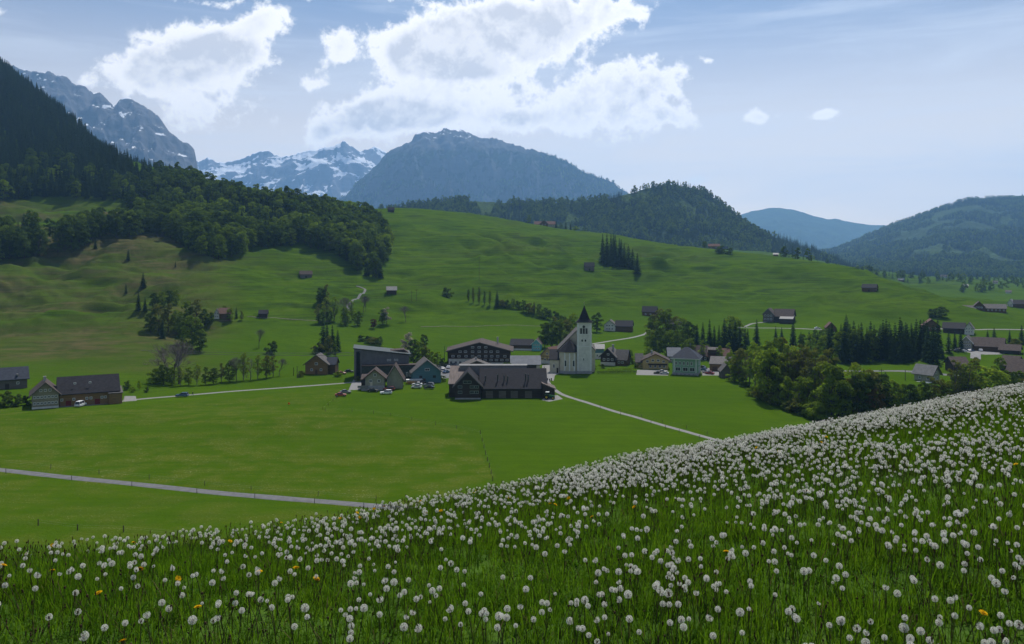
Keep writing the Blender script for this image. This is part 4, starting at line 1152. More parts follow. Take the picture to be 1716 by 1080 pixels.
class Bld:
    def __init__(self, name, label, px, py, rz=0.0, cat='house', group=None, dmin=100.0):
        self.px, self.py = px, py
        p = hit(px, py, dmin)
        self.d = p.y; self.k = p.y / F
        self.e = bpy.data.objects.new(name, None)
        COL.objects.link(self.e)
        self.e.empty_display_size = 1
        self.e.location = p
        th = math.atan((CX - px) / F)          # fronts look across the valley towards the flower hill
        self.kx = self.k * math.cos(th)
        self.e.rotation_euler = (0, 0, math.radians(rz) + th)
        tag(self.e, label, cat, group)
    def X(self, px): return (px - self.px) * self.kx
    def Zp(self, py): return (self.py - py) * self.k
    def vol(self, x0, x1, ye, yr, depth, axis, wall, roof, y0=0.0, ov=0.7, trim=None, z0=-1.2, wname='wall', rname='roof', th=0.28, chim=()):
        """px edges, photo rows of eave and ridge, depth in m, ridge axis"""
        a, b, H, R = self.X(x0), self.X(x1), self.Zp(ye), self.Zp(yr)
        y1 = y0 + depth
        m = MB(); r = MB(); t = MB()
        if axis == 'y':
            c = (a + b) / 2
            m.prism([(a, z0), (b, z0), (b, H), (c, R), (a, H)], 'y', y0, y1)
            sl = (R - H) / ((b - a) / 2)
            ea, eb, ez = a - ov, b + ov, H - sl * ov
            r.prism([(ea, ez + .02), (c, R + .02), (eb, ez + .02), (eb, ez + th), (c, R + th), (ea, ez + th)], 'y', y0 - ov, y1 + ov)
            if trim:
                t.prism([(ea - .03, ez - .12), (c, R - .12), (eb + .03, ez - .12), (eb + .03, ez + th + .05), (c, R + th + .05), (ea - .03, ez + th + .05)], 'y', y0 - ov - .09, y0 - ov - .004)
        elif axis == 'x':
            c = (y0 + y1) / 2
            m.prism([(y0, z0), (y1, z0), (y1, H), (c, R), (y0, H)], 'x', a, b)
            sl = (R - H) / (depth / 2)
            ea, eb, ez = y0 - ov, y1 + ov, H - sl * ov
            r.prism([(ea, ez + .02), (c, R + .02), (eb, ez + .02), (eb, ez + th), (c, R + th), (ea, ez + th)], 'x', a - ov, b + ov)
            if trim:
                t.box(a - ov, b + ov, ea - .08, ea - .004, ez - .06, ez + th + .02)
        elif axis == 'hip':
            m.box(a, b, y0, y1, z0, H)
            ins = min(b - a, depth) * 0.42
            P = [(a - ov, y0 - ov, H), (b + ov, y0 - ov, H), (b + ov, y1 + ov, H), (a - ov, y1 + ov, H)]
            if b - a > depth:
                T = [(a + ins, (y0 + y1) / 2, R), (b - ins, (y0 + y1) / 2, R)]
                fs = [(0, 1, 5, 4), (1, 2, 5), (2, 3, 4, 5), (3, 0, 4), (3, 2, 1, 0)]
            else:
                T = [((a + b) / 2, y0 + ins, R), ((a + b) / 2, y1 - ins, R)]
                fs = [(0, 1, 4), (1, 2, 5, 4), (2, 3, 5), (3, 0, 4, 5), (3, 2, 1, 0)]
            r.add(P + T, fs)
            if trim:
                t.box(a - ov + .05, b + ov - .05, y0 - ov + .05, y1 + ov - .05, H - .30, H - .004)
        elif axis == 'pent':       # single slope falling from x0 to x1 (R at x0, H at x1)
            m.prism([(a, z0), (b, z0), (b, H), (a, R)], 'y', y0, y1)
            r.prism([(a - .3, R + .03), (b + .5, H + .03 - .2 * (R - H) / (b - a)), (b + .5, H + .03 + th), (a - .3, R + .03 + th)], 'y', y0 - .4, y1 + .4)
        elif axis == 'lean':       # single slope falling towards the front (H at front, R at back)
            m.prism([(y0, z0), (y1, z0), (y1, R), (y0, H)], 'x', a, b)
            sl = (R - H) / depth
            r.prism([(y0 - ov, H - sl * ov + .02), (y1 + .2, R + sl * .2 + .02), (y1 + .2, R + sl * .2 + th), (y0 - ov, H - sl * ov + th)], 'x', a - .3, b + .3)
        wo_ = m.build(wname, wall, self.e)
        ro = r.build(rname, roof, self.e)
        if t.v: t.build('bargeboard' if axis == 'y' else 'fascia', trim, self.e)
        for cxp, hh in chim:
            q = MB(); cx_ = self.X(cxp); zt = R + hh
            q.box(cx_ - .4, cx_ + .4, (y0 + y1) / 2 - .4 - .6, (y0 + y1) / 2 + .4 - .6, R - 1.6, zt); q.box(cx_ - .52, cx_ + .52, (y0 + y1) / 2 - .52 - .6, (y0 + y1) / 2 + .52 - .6, zt + .003, zt + .18)
            ch = q.build('chimney', stone, ro)
        return wo_, ro
    def wins(self, pxs, pyb, wpx, hpx, y0=0.0, fm=None, face='f', xs=None, glassy=True):
        """a row of windows; pxs photo columns of the centres, pyb photo row of the sill"""
        fm = fm or trim_white
        a, b, c = window_mesh(wpx * self.k, hpx * self.k, fm)
        for p in pxs:
            if face == 'f': loc, rz = (self.X(p), y0 - 0.012, self.Zp(pyb)), 0.0
            elif face == 'l': loc, rz = (xs - 0.012, p, self.Zp(pyb)), -math.pi / 2
            else: loc, rz = (xs + 0.012, p, self.Zp(pyb)), math.pi / 2
            o = link('window', a, self.e, loc, rz)
            link('pane', b, o); link('mullion', c, o)
    def box(self, name, x0, x1, y0p, y1p, ya, yb, mat, parent=None):
        """a plain shaped slab: px columns, photo rows (bottom, top), depth range in m"""
        q = MB(); q.box(self.X(x0), self.X(x1), ya, yb, self.Zp(y0p), self.Zp(y1p))
        return q.build(name, mat, parent or self.e)
    def door(self, px, wpx, hpx, y0=0.0, mat=None, pyb=None):
        z = self.Zp(pyb) if pyb else 0.0
        q = MB(); x = self.X(px); wd, h = wpx * self.k, hpx * self.k
        q.box(x - wd / 2, x + wd / 2, y0 - .05, y0 + .02, z, z + h)
        o = q.build('door', mat or wood_brown, self.e)
        q = MB(); q.box(x + wd * .3, x + wd * .3 + .06, y0 - .12, y0 - .052, z + h * .45, z + h * .5)
        q.build('handle', metal_pale, o)
        return o
def lin(a, b, n): return list(np.linspace(a, b, n))

# ================================================================== THE CHURCH
B = Bld('church', 'white village church with square tower and dark pointed spire', 958, 627, cat='church')
k = B.k
B.vol(934, 998, 590, 557, 24, 'y', plaster_cream, tile_grey, y0=7.5, ov=0.5, wname='nave', rname='nave_roof')
# choir: five-sided end towards the meadow
m = MB(); a, b, H = B.X(937), B.X(972), B.Zp(591)
poly = [(a, 7.4), (a, 2.6), (a + 2.6, 0.0), (b - 2.6, 0.0), (b, 2.6), (b, 7.4)]
m.prism(poly, 'z', -1.2, H); m.build('choir', plaster_cream, B.e)
m = MB(); zt = B.Zp(570)
o_ = 0.55
pp_ = [(a - o_, 7.45), (a - o_, 2.4), (a + 2.4, -o_), (b - 2.4, -o_), (b + o_, 2.4), (b + o_, 7.45)]
vs = [(x, y, H + .02) for x, y in pp_] + [((a + b) / 2, 4.4, zt), ((a + b) / 2, 7.45, zt)]
m.add(vs, [(0, 1, 6, 7), (1, 2, 6), (2, 3, 6), (3, 4, 6), (4, 5, 7, 6), (5, 4, 3, 2, 1, 0), (0, 7, 5)]); m.build('choir_roof', tile_dark, B.e)
m = MB(); m.prism([(x * 1.0 + (0.12 if x > (a + b) / 2 else -0.12), y - .12) for x, y in poly], 'z', -1.1, 1.3); m.build('plinth', stone, B.e)
for xx_ in (a + 2.62, (a + b) / 2, b - 2.62):
    m = MB(); m.box(xx_ - .28, xx_ + .28, -.07, .05, 1.32, H - .25); m.build('pilaster', trim_white, B.e)
def arch_window(B, x, z, wd, h, y, parent=None, name='arched_window'):
    q = MB(); n = 8
    arc = [(x - wd / 2, z), (x + wd / 2, z)] + [(x + wd / 2 * math.cos(math.pi * i / n), z + h - wd / 2 + wd / 2 * math.sin(math.pi * i / n)) for i in range(n + 1)]
    q.prism([(p[0], p[1]) for p in arc], 'y', y - .06, y + .03)
    o = q.build(name, trim_white, parent or B.e)
    q = MB(); s = 0.72
    zc_ = z + h / 2
    q.prism([(x + (p[0] - x) * s, zc_ + (p[1] - zc_) * (s + .08)) for p in arc], 'y', y - .09, y - .062)
    q.build('pane', glass, o)
    return o
for xx_ in ((a + b) / 2 - 1.9, (a + b) / 2 + 1.9):
    arch_window(B, xx_, 3.2, 1.0, 3.4, 0.0)
# sacristy
B.vol(921, 936.5, 604, 590, 6, 'lean', plaster_cream, tile_dark, y0=2.0, ov=.4, wname='sacristy', rname='sacristy_roof')
B.door(934, 3, 9, 2.0, wood_dark)
arch_window(B, B.X(928), 2.4, .9, 2.0, 2.0)
# tower
ta, tb, tH = B.X(967), B.X(991.5), B.Zp(541)
ty0, ty1 = 0.6, 0.6 + (tb - ta)
m = MB(); m.box(ta, tb, ty0, ty1, -1.2, tH); tw = m.build('tower', plaster, B.e)
for zc_, hh in ((B.Zp(561), .28), (B.Zp(581.5), .28), (tH - .32, .3)):
    m = MB(); m.box(ta - .14, tb + .14, ty0 - .14, ty1 + .14, zc_, zc_ + hh); m.build('string_course', trim_white, tw)
for xx_ in (ta + .45, tb - .45):
    m = MB(); m.box(xx_ - .4, xx_ + .4, ty0 - .05, ty0 + .02, 1.4, tH - .35); m.build('corner_pilaster', trim_white, tw)
for yy_ in (ty0 + .5, ty1 - .5):
    m = MB(); m.box(tb - .02, tb + .05, yy_ - .4, yy_ + .4, 1.4, tH - .35); m.build('corner_pilaster', trim_white, tw)
m = MB(); m.box(ta - .2, tb + .2, ty0 - .2, ty1 + .2, -1.1, 1.35); m.build('plinth', stone, tw)
tcx, tcy = (ta + tb) / 2, (ty0 + ty1) / 2
m = MB(); o_ = .55
m.add([(ta - o_, ty0 - o_, tH), (tb + o_, ty0 - o_, tH), (tb + o_, ty1 + o_, tH), (ta - o_, ty1 + o_, tH),
       (ta + .9, ty0 + .9, tH + 1.5), (tb - .9, ty0 + .9, tH + 1.5), (tb - .9, ty1 - .9, tH + 1.5), (ta + .9, ty1 - .9, tH + 1.5), (tcx, tcy, B.Zp(512.5))],
      [(3, 2, 1, 0), (0, 1, 5, 4), (1, 2, 6, 5), (2, 3, 7, 6), (3, 0, 4, 7), (4, 5, 8), (5, 6, 8), (6, 7, 8), (7, 4, 8)])
sp_o = m.build('spire', tile_dark, B.e)
m = MB(); zt = B.Zp(512.5); m.tube((tcx, tcy, zt - .4), (tcx, tcy, zt + 1.9), .07, .05, 6); m.box(tcx - .45, tcx + .45, tcy - .05, tcy + .05, zt + 1.2, zt + 1.32)
m.build('cross', metal_pale, sp_o)
for i in (-1, 0, 1):
    q = MB(); x = tcx - .25 + i * 1.25; q.box(x - .48, x + .48, ty0 - .07, ty0 + .02, B.Zp(560), B.Zp(560) + 2.6); lo = q.build('louvre', metal_dark, tw)
    for s_ in range(5):
        q = MB(); z_ = B.Zp(560) + .25 + s_ * .48; q.box(x - .44, x + .44, ty0 - .11, ty0 - .072, z_, z_ + .2); q.build('louvre_slat', wood_grey, lo)
for i in (-1, 1):
    arch_window(B, tcx - .25 + i * .75, B.Zp(573.5), .95, 1.35, ty0, tw, 'tower_window')
arch_window(B, tcx - .3, B.Zp(605), .55, 1.3, ty0, tw, 'tower_window')
q = MB(); q.tube((tcx - .25, ty0 - .08, B.Zp(548)), (tcx - .25, ty0 + .02, B.Zp(548)), .62, .62, 16); q.build('round_window', metal_dark, tw)
for yy_ in (tcy - .8, tcy + .8):
    q = MB(); q.box(tb - .02, tb + .07, yy_ - .4, yy_ + .4, B.Zp(560), B.Zp(560) + 2.6); q.build('louvre', metal_dark, tw)
for yy_ in (12, 17, 22, 27):
    q = MB(); xr = B.X(998); q.box(xr - .02, xr + .06, yy_ - .6, yy_ + .6, 3.2, 7.6); q.build('nave_window', glass, B.e)

# ================================================================== THE VILLAGE, left to right
B = Bld('barn', 'barn with slate-blue roof cut by the left edge of the photo', 20, 652, rz=3, cat='barn')
B.vol(-30, 46, 635, 619, 11, 'x', wood_grey, tile_slate, ov=.8, chim=())
B.door(12, 6, 9, 0, wood_dark); B.wins([30, -10], 645, 4, 4.5); B.box('skylight', 28, 31, 630.5, 628, 0.2, 1.5, metal_pale)
B = Bld('farmhouse', 'long dark-roofed farmhouse with pale shingled gable end beside the left lane', 130, 681, rz=2, cat='house')
B.vol(100, 200, 659, 636, 13, 'x', wood_honey, tile_dark, y0=1.5, ov=.8, wname='barn_wall', rname='barn_roof')
B.vol(55, 99, 657, 638.5, 14, 'y', shingle_tan, tile_brown, ov=.9, trim=wood_grey, wname='gable_wall', rname='gable_roof', chim=((76, 1.4),))
B.vol(184, 207, 664, 657.5, 7, 'lean', wood_honey, tile_grey, y0=.4, ov=.5, wname='annex_wall', rname='annex_roof')
for yb, n_, h_ in ((653, 3, 4.2), (664, 7, 4.4), (674, 7, 4.4)):
    B.wins(lin(77 - n_ * 2.5, 77 + n_ * 2.5, n_), yb, 4.0, h_)
B.box('plinth', 55.4, 98.6, 683, 677.5, -.10, .2, plaster)
for p in (115, 164): B.door(p, 8, 9, 1.5, paint_red)
B.wins([104, 124, 146, 153, 172, 178], 672, 4, 4.2, 1.5)
B.wins([126, 152], 646, 4, 3, y0=3.4)
B = Bld('chalet', 'wooden chalet with steep gable left of the cable-car station', 535, 628, rz=-12, cat='house')
B.vol(511, 549, 610, 595.5, 9, 'y', wood_honey, tile_grey, ov=.9, trim=wood_grey, chim=())
B.vol(546, 561, 612, 602, 8, 'x', wood_brown, tile_slate, y0=2, ov=.5, wname='wing_wall', rname='wing_roof')
B.wins([522, 538], 622, 4, 4); B.wins([530], 612, 5, 4); B.door(530, 4, 8)
B = Bld('cable_car_station', 'tall grey concrete cable-car station with slanting roof and dark entrance bay', 620, 637, rz=0, cat='station')
m = MB(); x0, x1, x2 = B.X(593.5), B.X(607), B.X(686)
m.prism([(x1, -1.2), (x2, -1.2), (x2, B.Zp(597)), (x1, B.Zp(586))], 'y', 0.0, 16.0); m.build('hall_wall', concrete, B.e)
m = MB(); m.box(x0, x0 + .9, -.6, 16.0, -1.2, B.Zp(584.5)); m.box(x1 - .9, x1 - .004, -.6, 16.0, -1.2, B.Zp(586.5)); m.box(x0 + .904, x1 - .904, -.6, 16, B.Zp(589), B.Zp(586)); m.build('bay_frame', concrete, B.e)
m = MB(); m.box(x0 + .904, x1 - .904, 3.0, 3.3, -1.2, B.Zp(589) - .01); m.build('entrance_bay', metal_dark, B.e)
m = MB(); m.prism([(x0 - .4, B.Zp(584.5) + .03), (x2 + .8, B.Zp(596.2)), (x2 + .8, B.Zp(596.2) + .4), (x0 - .4, B.Zp(584.5) + .43)], 'y', -1.0, 16.6); m.build('roof', metal_dark, B.e)
m = MB(); m.prism([(B.X(655), B.Zp(590.4)), (B.X(678), B.Zp(588.5)), (B.X(688), B.Zp(595.4))], 'y', 4, 12); m.build('roof_hood', tile_brown, B.e)
B.wins([650, 654, 662, 666], 606, 2.6, 3.2)
m = MB(); m.box(B.X(606.5), B.X(706), -5.0, -.02, -1.2, B.Zp(612)); m.build('annex_wall', metal_dark, B.e)
m = MB(); m.box(B.X(606.2), B.X(708), -5.4, -.03, B.Zp(612) + .01, B.Zp(612) + .4); m.build('annex_roof', tile_brown, B.e)
B.wins(lin(682, 703, 5), 630, 3.4, 7, y0=-5.0)
B = Bld('house', 'pale green-beige gabled house in front of the cable-car station', 628, 654, rz=-4)
B.vol(612, 644, 633, 620, 8, 'y', plaster_beige, tile_brown, ov=.9, trim=wood_brown)
B.vol(648, 674, 636, 615, 11, 'y', plaster_beige, tile_brown, y0=3, ov=.9, trim=wood_grey, wname='rear_wall', rname='rear_roof')
B.vol(605, 611.8, 637, 632, 6, 'lean', wood_dark, tile_brown, y0=1.0, ov=.4, wname='porch_wall', rname='porch_roof')
B.box('plinth', 606, 644.4, 656, 647, -1.4, -.02, stone); B.wins([628.5], 631, 5, 4.4); B.wins([621, 635], 641, 5, 4.5); B.door(622, 4, 7, 0, plaster_cream, pyb=648)
B.box('terrace_rail', 600, 618, 649, 645, -2.2, -2.05, metal_pale)
B = Bld('house', 'teal-blue shingled house with light gable edges by the car park', 715, 642, rz=6)
B.vol(692, 739, 623, 604, 12, 'y', paint_teal, tile_grey, ov=1.0, trim=metal_pale, chim=())
B.wins([716], 622, 8, 4.4); B.wins([705, 728], 634, 5, 4.4, fm=metal_dark); B.box('plinth', 691.5, 739.5, 644, 636.5, -.12, .2, paint_teal); B.door(711, 4, 7.5, -.1)
B.box('balcony', 680, 707, 639, 634.5, -2.5, -.2, trim_white)
B = Bld('hotel', 'large dark-timbered hotel with wide gable and rows of white windows', 803, 613, rz=-3, cat='hotel')
B.vol(752, 855, 588, 574.5, 22, 'y', wood_dark, tile_brown, ov=1.6, trim=wood_grey, chim=((833, 1.8),))
B.box('ground_floor', 751.8, 807, 615, 601.5, -.14, .1, plaster); B.box('ground_floor', 807.3, 855.2, 615, 608, -.14, .1, plaster)
B.wins([792, 803, 814], 584, 5, 3.2); B.wins([771, 780, 792, 803, 814, 823, 834], 591.5, 5, 3.4); B.wins([759, 769, 781, 792, 803, 814, 824, 834, 846], 599, 5, 3.4); B.wins([813, 823, 832, 841, 850], 605.3, 5, 3.2)
B.wins(lin(756, 802, 7), 610.5, 4.5, 5, y0=-.15); B.wins(lin(812, 850, 5), 614, 4.5, 4, y0=-.15)
for z_ in (592.8, 600.3): B.box('balcony_rail', 753, 854, z_ + 1.1, z_, -1.0, -.9, wood_brown)
B.vol(748, 766, 592, 586.5, 14, 'x', wood_dark, tile_brown, y0=6, ov=.6, wname='side_wall', rname='side_roof')
B = Bld('house', 'low brown house with broad gable between hotel and dark barn', 799, 622.5, rz=4)
B.vol(775, 823, 615, 605.5, 12, 'y', wood_brown, tile_grey, ov=1.1, trim=wood_grey, chim=((799, 1.2),))
B.wins([786, 798, 810], 620, 4.5, 3.6)
B = Bld('barn', 'big dark timber barn with front gable and long roof at the meadow edge', 835, 669, rz=0, cat='barn')
B.vol(807, 914, 651, 624.5, 17, 'x', wood_dark, tile_dark, y0=2.0, ov=1.0, wname='barn_wall', rname='barn_roof')
B.vol(763, 805, 645, 624, 15, 'y', wood_dark, tile_dark, ov=1.1, trim=wood_grey, wname='gable_wall', rname='gable_roof')
B.vol(751, 786, 647, 625, 14, 'lean', wood_dark, roof_rust, y0=5.2, ov=.5, wname='shed_wall', rname='shed_roof')
B.vol(909.5, 930, 654, 644, 8, 'pent', wood_dark, roof_rust, y0=.6, wname='lean_to_wall', rname='lean_to_roof')
B.vol(767, 885, 622.4, 621.4, 2.2, 'lean', metal_pale, metal_pale, y0=16.0, ov=.2, wname='rear_wall', rname='rear_roof')
B.wins([783], 643, 14, 4.6, fm=frame_dim); B.wins([771, 791, 798.6], 651, 7.2, 4.6, fm=frame_dim); B.wins([771, 791, 798.6], 660, 7.2, 4.8, fm=frame_dim)
B.box('plinth', 762.6, 805.4, 671, 667, -.12, .2, stone)
for p in (820, 842, 862, 886): B.door(p, 12, 12, 2.0, wood_grey)
m = MB()
for p, z_ in ((813, 634), (834, 632), (845, 633.5), (851, 635), (881.5, 631), (886, 632)):
    m = MB(); x = B.X(p); m.tube((x, 4.8, B.Zp(647)), (x, 4.8, B.Zp(z_)), .22, .22, 8); m.tube((x, 4.8, B.Zp(z_)), (x, 4.8, B.Zp(z_) + .3), .36, .30, 8); m.build('vent_pipe', metal_dark, B.e)
B = Bld('shop', 'low building with blue-grey metal roof beside the hotel', 884, 621, rz=2, cat='building')
B.vol(857, 905, 611, 599, 11, 'x', plaster_cream, roof_metal, ov=.6); B.box('shutter', 880, 899, 621, 612.5, -.08, .02, wood_dark); B.wins([862, 870], 619, 4.5, 4.5)
B = Bld('house', 'yellowish half-timbered house left of the church', 917, 610, rz=-28)
B.vol(905, 932, 596, 583, 10, 'y', plaster_yellow, tile_red, ov=.9, trim=metal_pale)
B.wins([913, 921], 605, 4, 4); B.wins([917], 595, 4, 3.5); B.box('ground_floor', 904.8, 932.2, 612, 604.5, -.12, .1, plaster)
for z_ in (597, 601.5): B.box('timber_beam', 905, 932, z_ + .8, z_, -.06, .02, wood_dark)
for p in (909, 917, 925): B.box('timber_beam', p - .4, p + .4, 604, 597.2, -.09, -.062, wood_dark)
B = Bld('farmhouse', 'turquoise-fronted farmhouse with long brown barn on the slope behind the hotel', 882, 588, rz=-6)
B.vol(855, 891, 579, 570.5, 11, 'x', wood_brown, tile_dark, y0=.8, ov=.6, wname='barn_wall', rname='barn_roof'); B.vol(891.4, 906, 576.5, 569, 12, 'y', paint_turq, tile_brown, ov=.6, trim=trim_white, wname='house_wall', rname='house_roof')
B.box('stone_base', 855, 891, 589, 585, .65, .9, plaster)
B.wins([895, 899, 903], 579.5, 2.6, 2.6); B.wins([895, 899, 903], 585.5, 2.6, 2.6)
B = Bld('house', 'small pale house with white-grey roof right behind the church', 1004, 602, rz=0)
B.vol(997.5, 1012, 585, 579, 9, 'x', paint_teal, metal_pale, ov=.5); B.box('ground_floor', 997.5, 1012, 602, 592, -.1, .05, plaster); B.wins([1001, 1008], 598, 3, 4, y0=-.1)
B = Bld('house', 'dark brown chalet house with grey roofs right of the church', 1022, 613, rz=-14)
B.vol(1006, 1031, 597, 584.5, 10, 'y', wood_dark, tile_grey, ov=.9, trim=wood_grey, chim=((1024, 1.6),)); B.vol(1031.3, 1049, 602, 588, 9, 'x', wood_brown, tile_grey, y0=1.0, ov=.7, wname='wing_wall', rname='wing_roof')
B.wins([1012, 1019, 1026], 605, 4, 4); B.wins([1019], 596, 4, 3.2); B.box('ground_floor', 1005.8, 1031.2, 615, 607.5, -.12, .1, plaster); B.wins([1037, 1043], 609, 4, 3.6, y0=1.0)
B = Bld('house', 'small white house end with dark window beside the brown chalet', 1046, 611, rz=6)
B.vol(1043, 1052, 604, 599, 6, 'y', plaster, tile_grey, ov=.5); B.wins([1047.5], 609, 4, 4.2, fm=metal_dark)
B = Bld('house', 'mustard-yellow house with shallow gable left of the green school', 1098, 619, rz=3)
B.vol(1077, 1120, 604, 594, 12, 'y', plaster_yellow, tile_brown, ov=1.0, trim=wood_brown, chim=((1093, 1.2),)); B.vol(1066, 1077, 608, 596, 9, 'x', plaster_yellow, tile_grey, y0=2, ov=.5, wname='wing_wall', rname='wing_roof')
B.wins([1094, 1103], 606.5, 4.5, 4); B.wins([1085, 1112], 608, 4.5, 4); B.wins([1090, 1098, 1106, 1113], 616.5, 4, 4.5); B.box('balcony', 1086, 1118, 612, 609.8, -1.1, -.1, wood_dark)
B = Bld('school_house', 'pale green hip-roofed school house standing at the meadow edge', 1148, 629, rz=-7, cat='house')
B.vol(1126.5, 1169.5, 601, 584, 11.5, 'hip', paint_green, tile_slate, ov=1.0, trim=trim_white)
B.wins(lin(1133, 1159, 5), 612.5, 3.6, 6.0, fm=trim_white); B.wins([1136, 1148.5, 1160], 622.5, 8.5, 6.5, fm=trim_white)
B.wins([3, 6, 9], 612.5, 3.6, 6, face='r', xs=B.X(1169.5)); B.wins([3, 6, 9], 622.5, 3.6, 6, face='r', xs=B.X(1169.5))
B.box('plinth', 1126.1, 1169.9, 631, 625, -.14, 11.6, stone)
for p in (1129.5, 1166.5): B.box('corner_board', p - .8, p + .8, 624.9, 601.8, -.05, .02, trim_white)
B.wins(lin(1134, 1162, 5), 628.6, 3, 2, y0=-.14, fm=stone)
B = Bld('house', 'grey-roofed house half hidden behind the green school', 1129, 608, rz=4)
B.vol(1120, 1140, 597, 585, 10, 'x', plaster_beige, roof_metal, ov=.6); B.wins([1124, 1131], 605, 4, 4)
B = Bld('farmhouse', 'long brown-roofed house behind the school', 1172, 604, rz=2)
B.vol(1150, 1186, 596, 581.5, 11, 'x', wood_dark, tile_brown, ov=.7, chim=((1157, 1.3),)); B.wins(lin(1160, 1182, 4), 603, 4, 4)
B = Bld('farmhouse', 'rust-roofed farm building right of the long brown house', 1203, 606, rz=-2)
B.vol(1187, 1221, 598, 586, 11, 'x', wood_dark, tile_red, ov=.7); B.wins(lin(1193, 1216, 4), 605, 4, 4)
B.vol(1186, 1203, 591, 585, 6, 'lean', wood_dark, tile_grey, y0=-.8, ov=.3, wname='dormer_wall', rname='dormer_roof', z0=6)
B = Bld('shed', 'flat-roofed tan garage building at the right end of the village', 1206, 623, rz=-3, cat='garage')
B.vol(1189, 1225, 611, 603, 12, 'lean', wood_honey, tile_grey, ov=.5); B.door(1198, 8, 8, 0, wood_brown); B.door(1211, 8, 8, 0, wood_brown)
B = Bld('chapel', 'small grey gabled hut with dark doorway beside the stream trees', 1217, 634, rz=10, cat='hut')
B.vol(1209, 1226, 622, 612, 7, 'y', wood_grey, tile_grey, ov=.6, trim=wood_grey); B.door(1220, 6, 9, 0, metal_dark)
# ------------------------------------------------------------------ houses up the slopes
B = Bld('farmhouse', 'white house with long dark barn on the meadow right above the church', 1036, 556, rz=-5)
B.vol(1012, 1031, 545, 537.5, 11, 'y', plaster, tile_grey, ov=.6, trim=metal_pale, wname='house_wall', rname='house_roof'); B.vol(1031.4, 1059, 547, 538.5, 11, 'x', wood_brown, tile_dark, y0=.6, ov=.6, wname='barn_wall', rname='barn_roof')
B.wins([1017, 1021, 1026], 547.5, 3, 2.4); B.wins([1017, 1021, 1026], 553, 3, 2.6)
def hut(label, px, py, x0, x1, ye, yr, wall, roof, depth=7, rz=0, name='hut', axis='x', cat='hut', wn=()):
    B = Bld(name, label, px, py, rz, cat)
    B.vol(x0, x1, ye, yr, depth, axis, wall, roof, ov=.5)
    if wn: B.wins(wn, py - 2.2, 2.4, 2.2)
    else: B.door((x0 + x1) / 2, 2.6, 3.4, 0, wood_dark)
    return B
hut('old dark barn alone on the hillside above the church', 1088, 530, 1076, 1100, 523, 514.5, wood_brown, tile_dark, 10, -6, 'barn', cat='barn', wn=(1082, 1090))
hut('white house with black roof peeping over the wood right of the church', 1131, 552, 1121, 1142, 544, 537, plaster, tile_dark, 9, 0, 'house', cat='house', wn=(1127, 1136))
hut('dark wooden hut in the middle of the upper left meadow', 513, 466, 503, 523, 460, 454.5, wood_grey, tile_brown, 7, 4)
hut('dark hut with bright metal roof on the middle slope', 656, 493, 648.5, 664.5, 486.5, 481, wood_dark, metal_pale, 6, 3)
hut('small dark shed beside the track on the left slope', 441, 533, 434, 448, 526, 520.5, wood_dark, tile_dark, 6, -4)
hut('small hay barn left of the dark spruce clump', 988, 454, 980, 996, 447, 440.5, wood_grey, tile_dark, 8, 4)
hut('lone hay barn on the bare right slope', 1456, 489, 1444, 1468, 482.5, 477, wood_brown, tile_dark, 9, -10)
hut('tiny hut on the skyline of the grassy ridge', 655, 356, 650, 660.5, 351.5, 347.5, wood_dark, tile_dark, 6, 0)
hut('brown hut on the bank left of the tall spruce row', 1393, 556, 1385, 1401, 549, 541, wood_brown, tile_red, 8, 10, 'house', 'y', 'house')
hut('dark shed in front of the tall spruce row', 1506, 596, 1495, 1518, 586, 580.5, wood_dark, tile_dark, 7, 0, 'shed', cat='shed')
hut('small house among trees on the right ridge', 1196, 417, 1187, 1206, 412.5, 408.5, wood_grey, tile_red, 9, 0, 'house', cat='house', wn=(1192, 1200))
hut('tiny barn at the far end of the right ridge', 1214, 420, 1209, 1220, 417, 413.5, wood_dark, tile_dark, 7, 0)
B = Bld('farmhouse', 'white farmhouse with dark red roof on the left slope', 372, 536, rz=-4)
B.vol(359, 367, 526, 518.5, 9, 'y', plaster, tile_brown, ov=.5, trim=metal_pale, wname='house_wall', rname='house_roof'); B.vol(367.4, 386, 526, 517.5, 9, 'x', wood_brown, tile_red, y0=.5, ov=.5, wname='barn_wall', rname='barn_roof')
B.wins([361.5, 364.8], 532, 2, 2.6); B.wins([361.5, 364.8], 527, 2, 2.4); B.box('garden_wall', 352, 384, 538.5, 536.8, -3.0, -2.6, wood_grey)
B = Bld('farmhouse', 'low farm buildings on the skyline among dark conifers', 918, 376, rz=0, cat='house')
B.vol(896, 930, 372, 367, 12, 'x', plaster_beige, tile_red, ov=.8); B.vol(905, 918, 371, 365.8, 11, 'y', wood_brown, tile_grey, y0=-2, ov=.7, wname='gable_wall', rname='gable_roof'); B.wins([900, 924, 928], 375, 2, 1.8); B.wins([909, 914], 374, 2, 1.8, y0=-2.0)
B = Bld('farmhouse', 'dark shingled farm with two roofs on the lower right slope', 1302, 541, rz=-10)
B.vol(1278, 1296, 527, 518, 12, 'y', wood_grey, tile_brown, ov=.8, trim=metal_pale, wname='house_wall', rname='house_roof'); B.vol(1296.4, 1328, 530, 519, 13, 'x', wood_dark, tile_brown, y0=1.0, ov=.8, wname='barn_wall', rname='barn_roof')
B.vol(1308, 1330, 534, 528.5, 8, 'lean', wood_dark, metal_pale, y0=-4, ov=.4, wname='shed_wall', rname='shed_roof'); B.wins([1282, 1287, 1292], 531, 3, 2.8); B.wins([1282, 1287, 1292], 537, 3, 2.8)
B = Bld('farmhouse', 'sprawling brown farm on the upper far right', 1650, 522, rz=4)
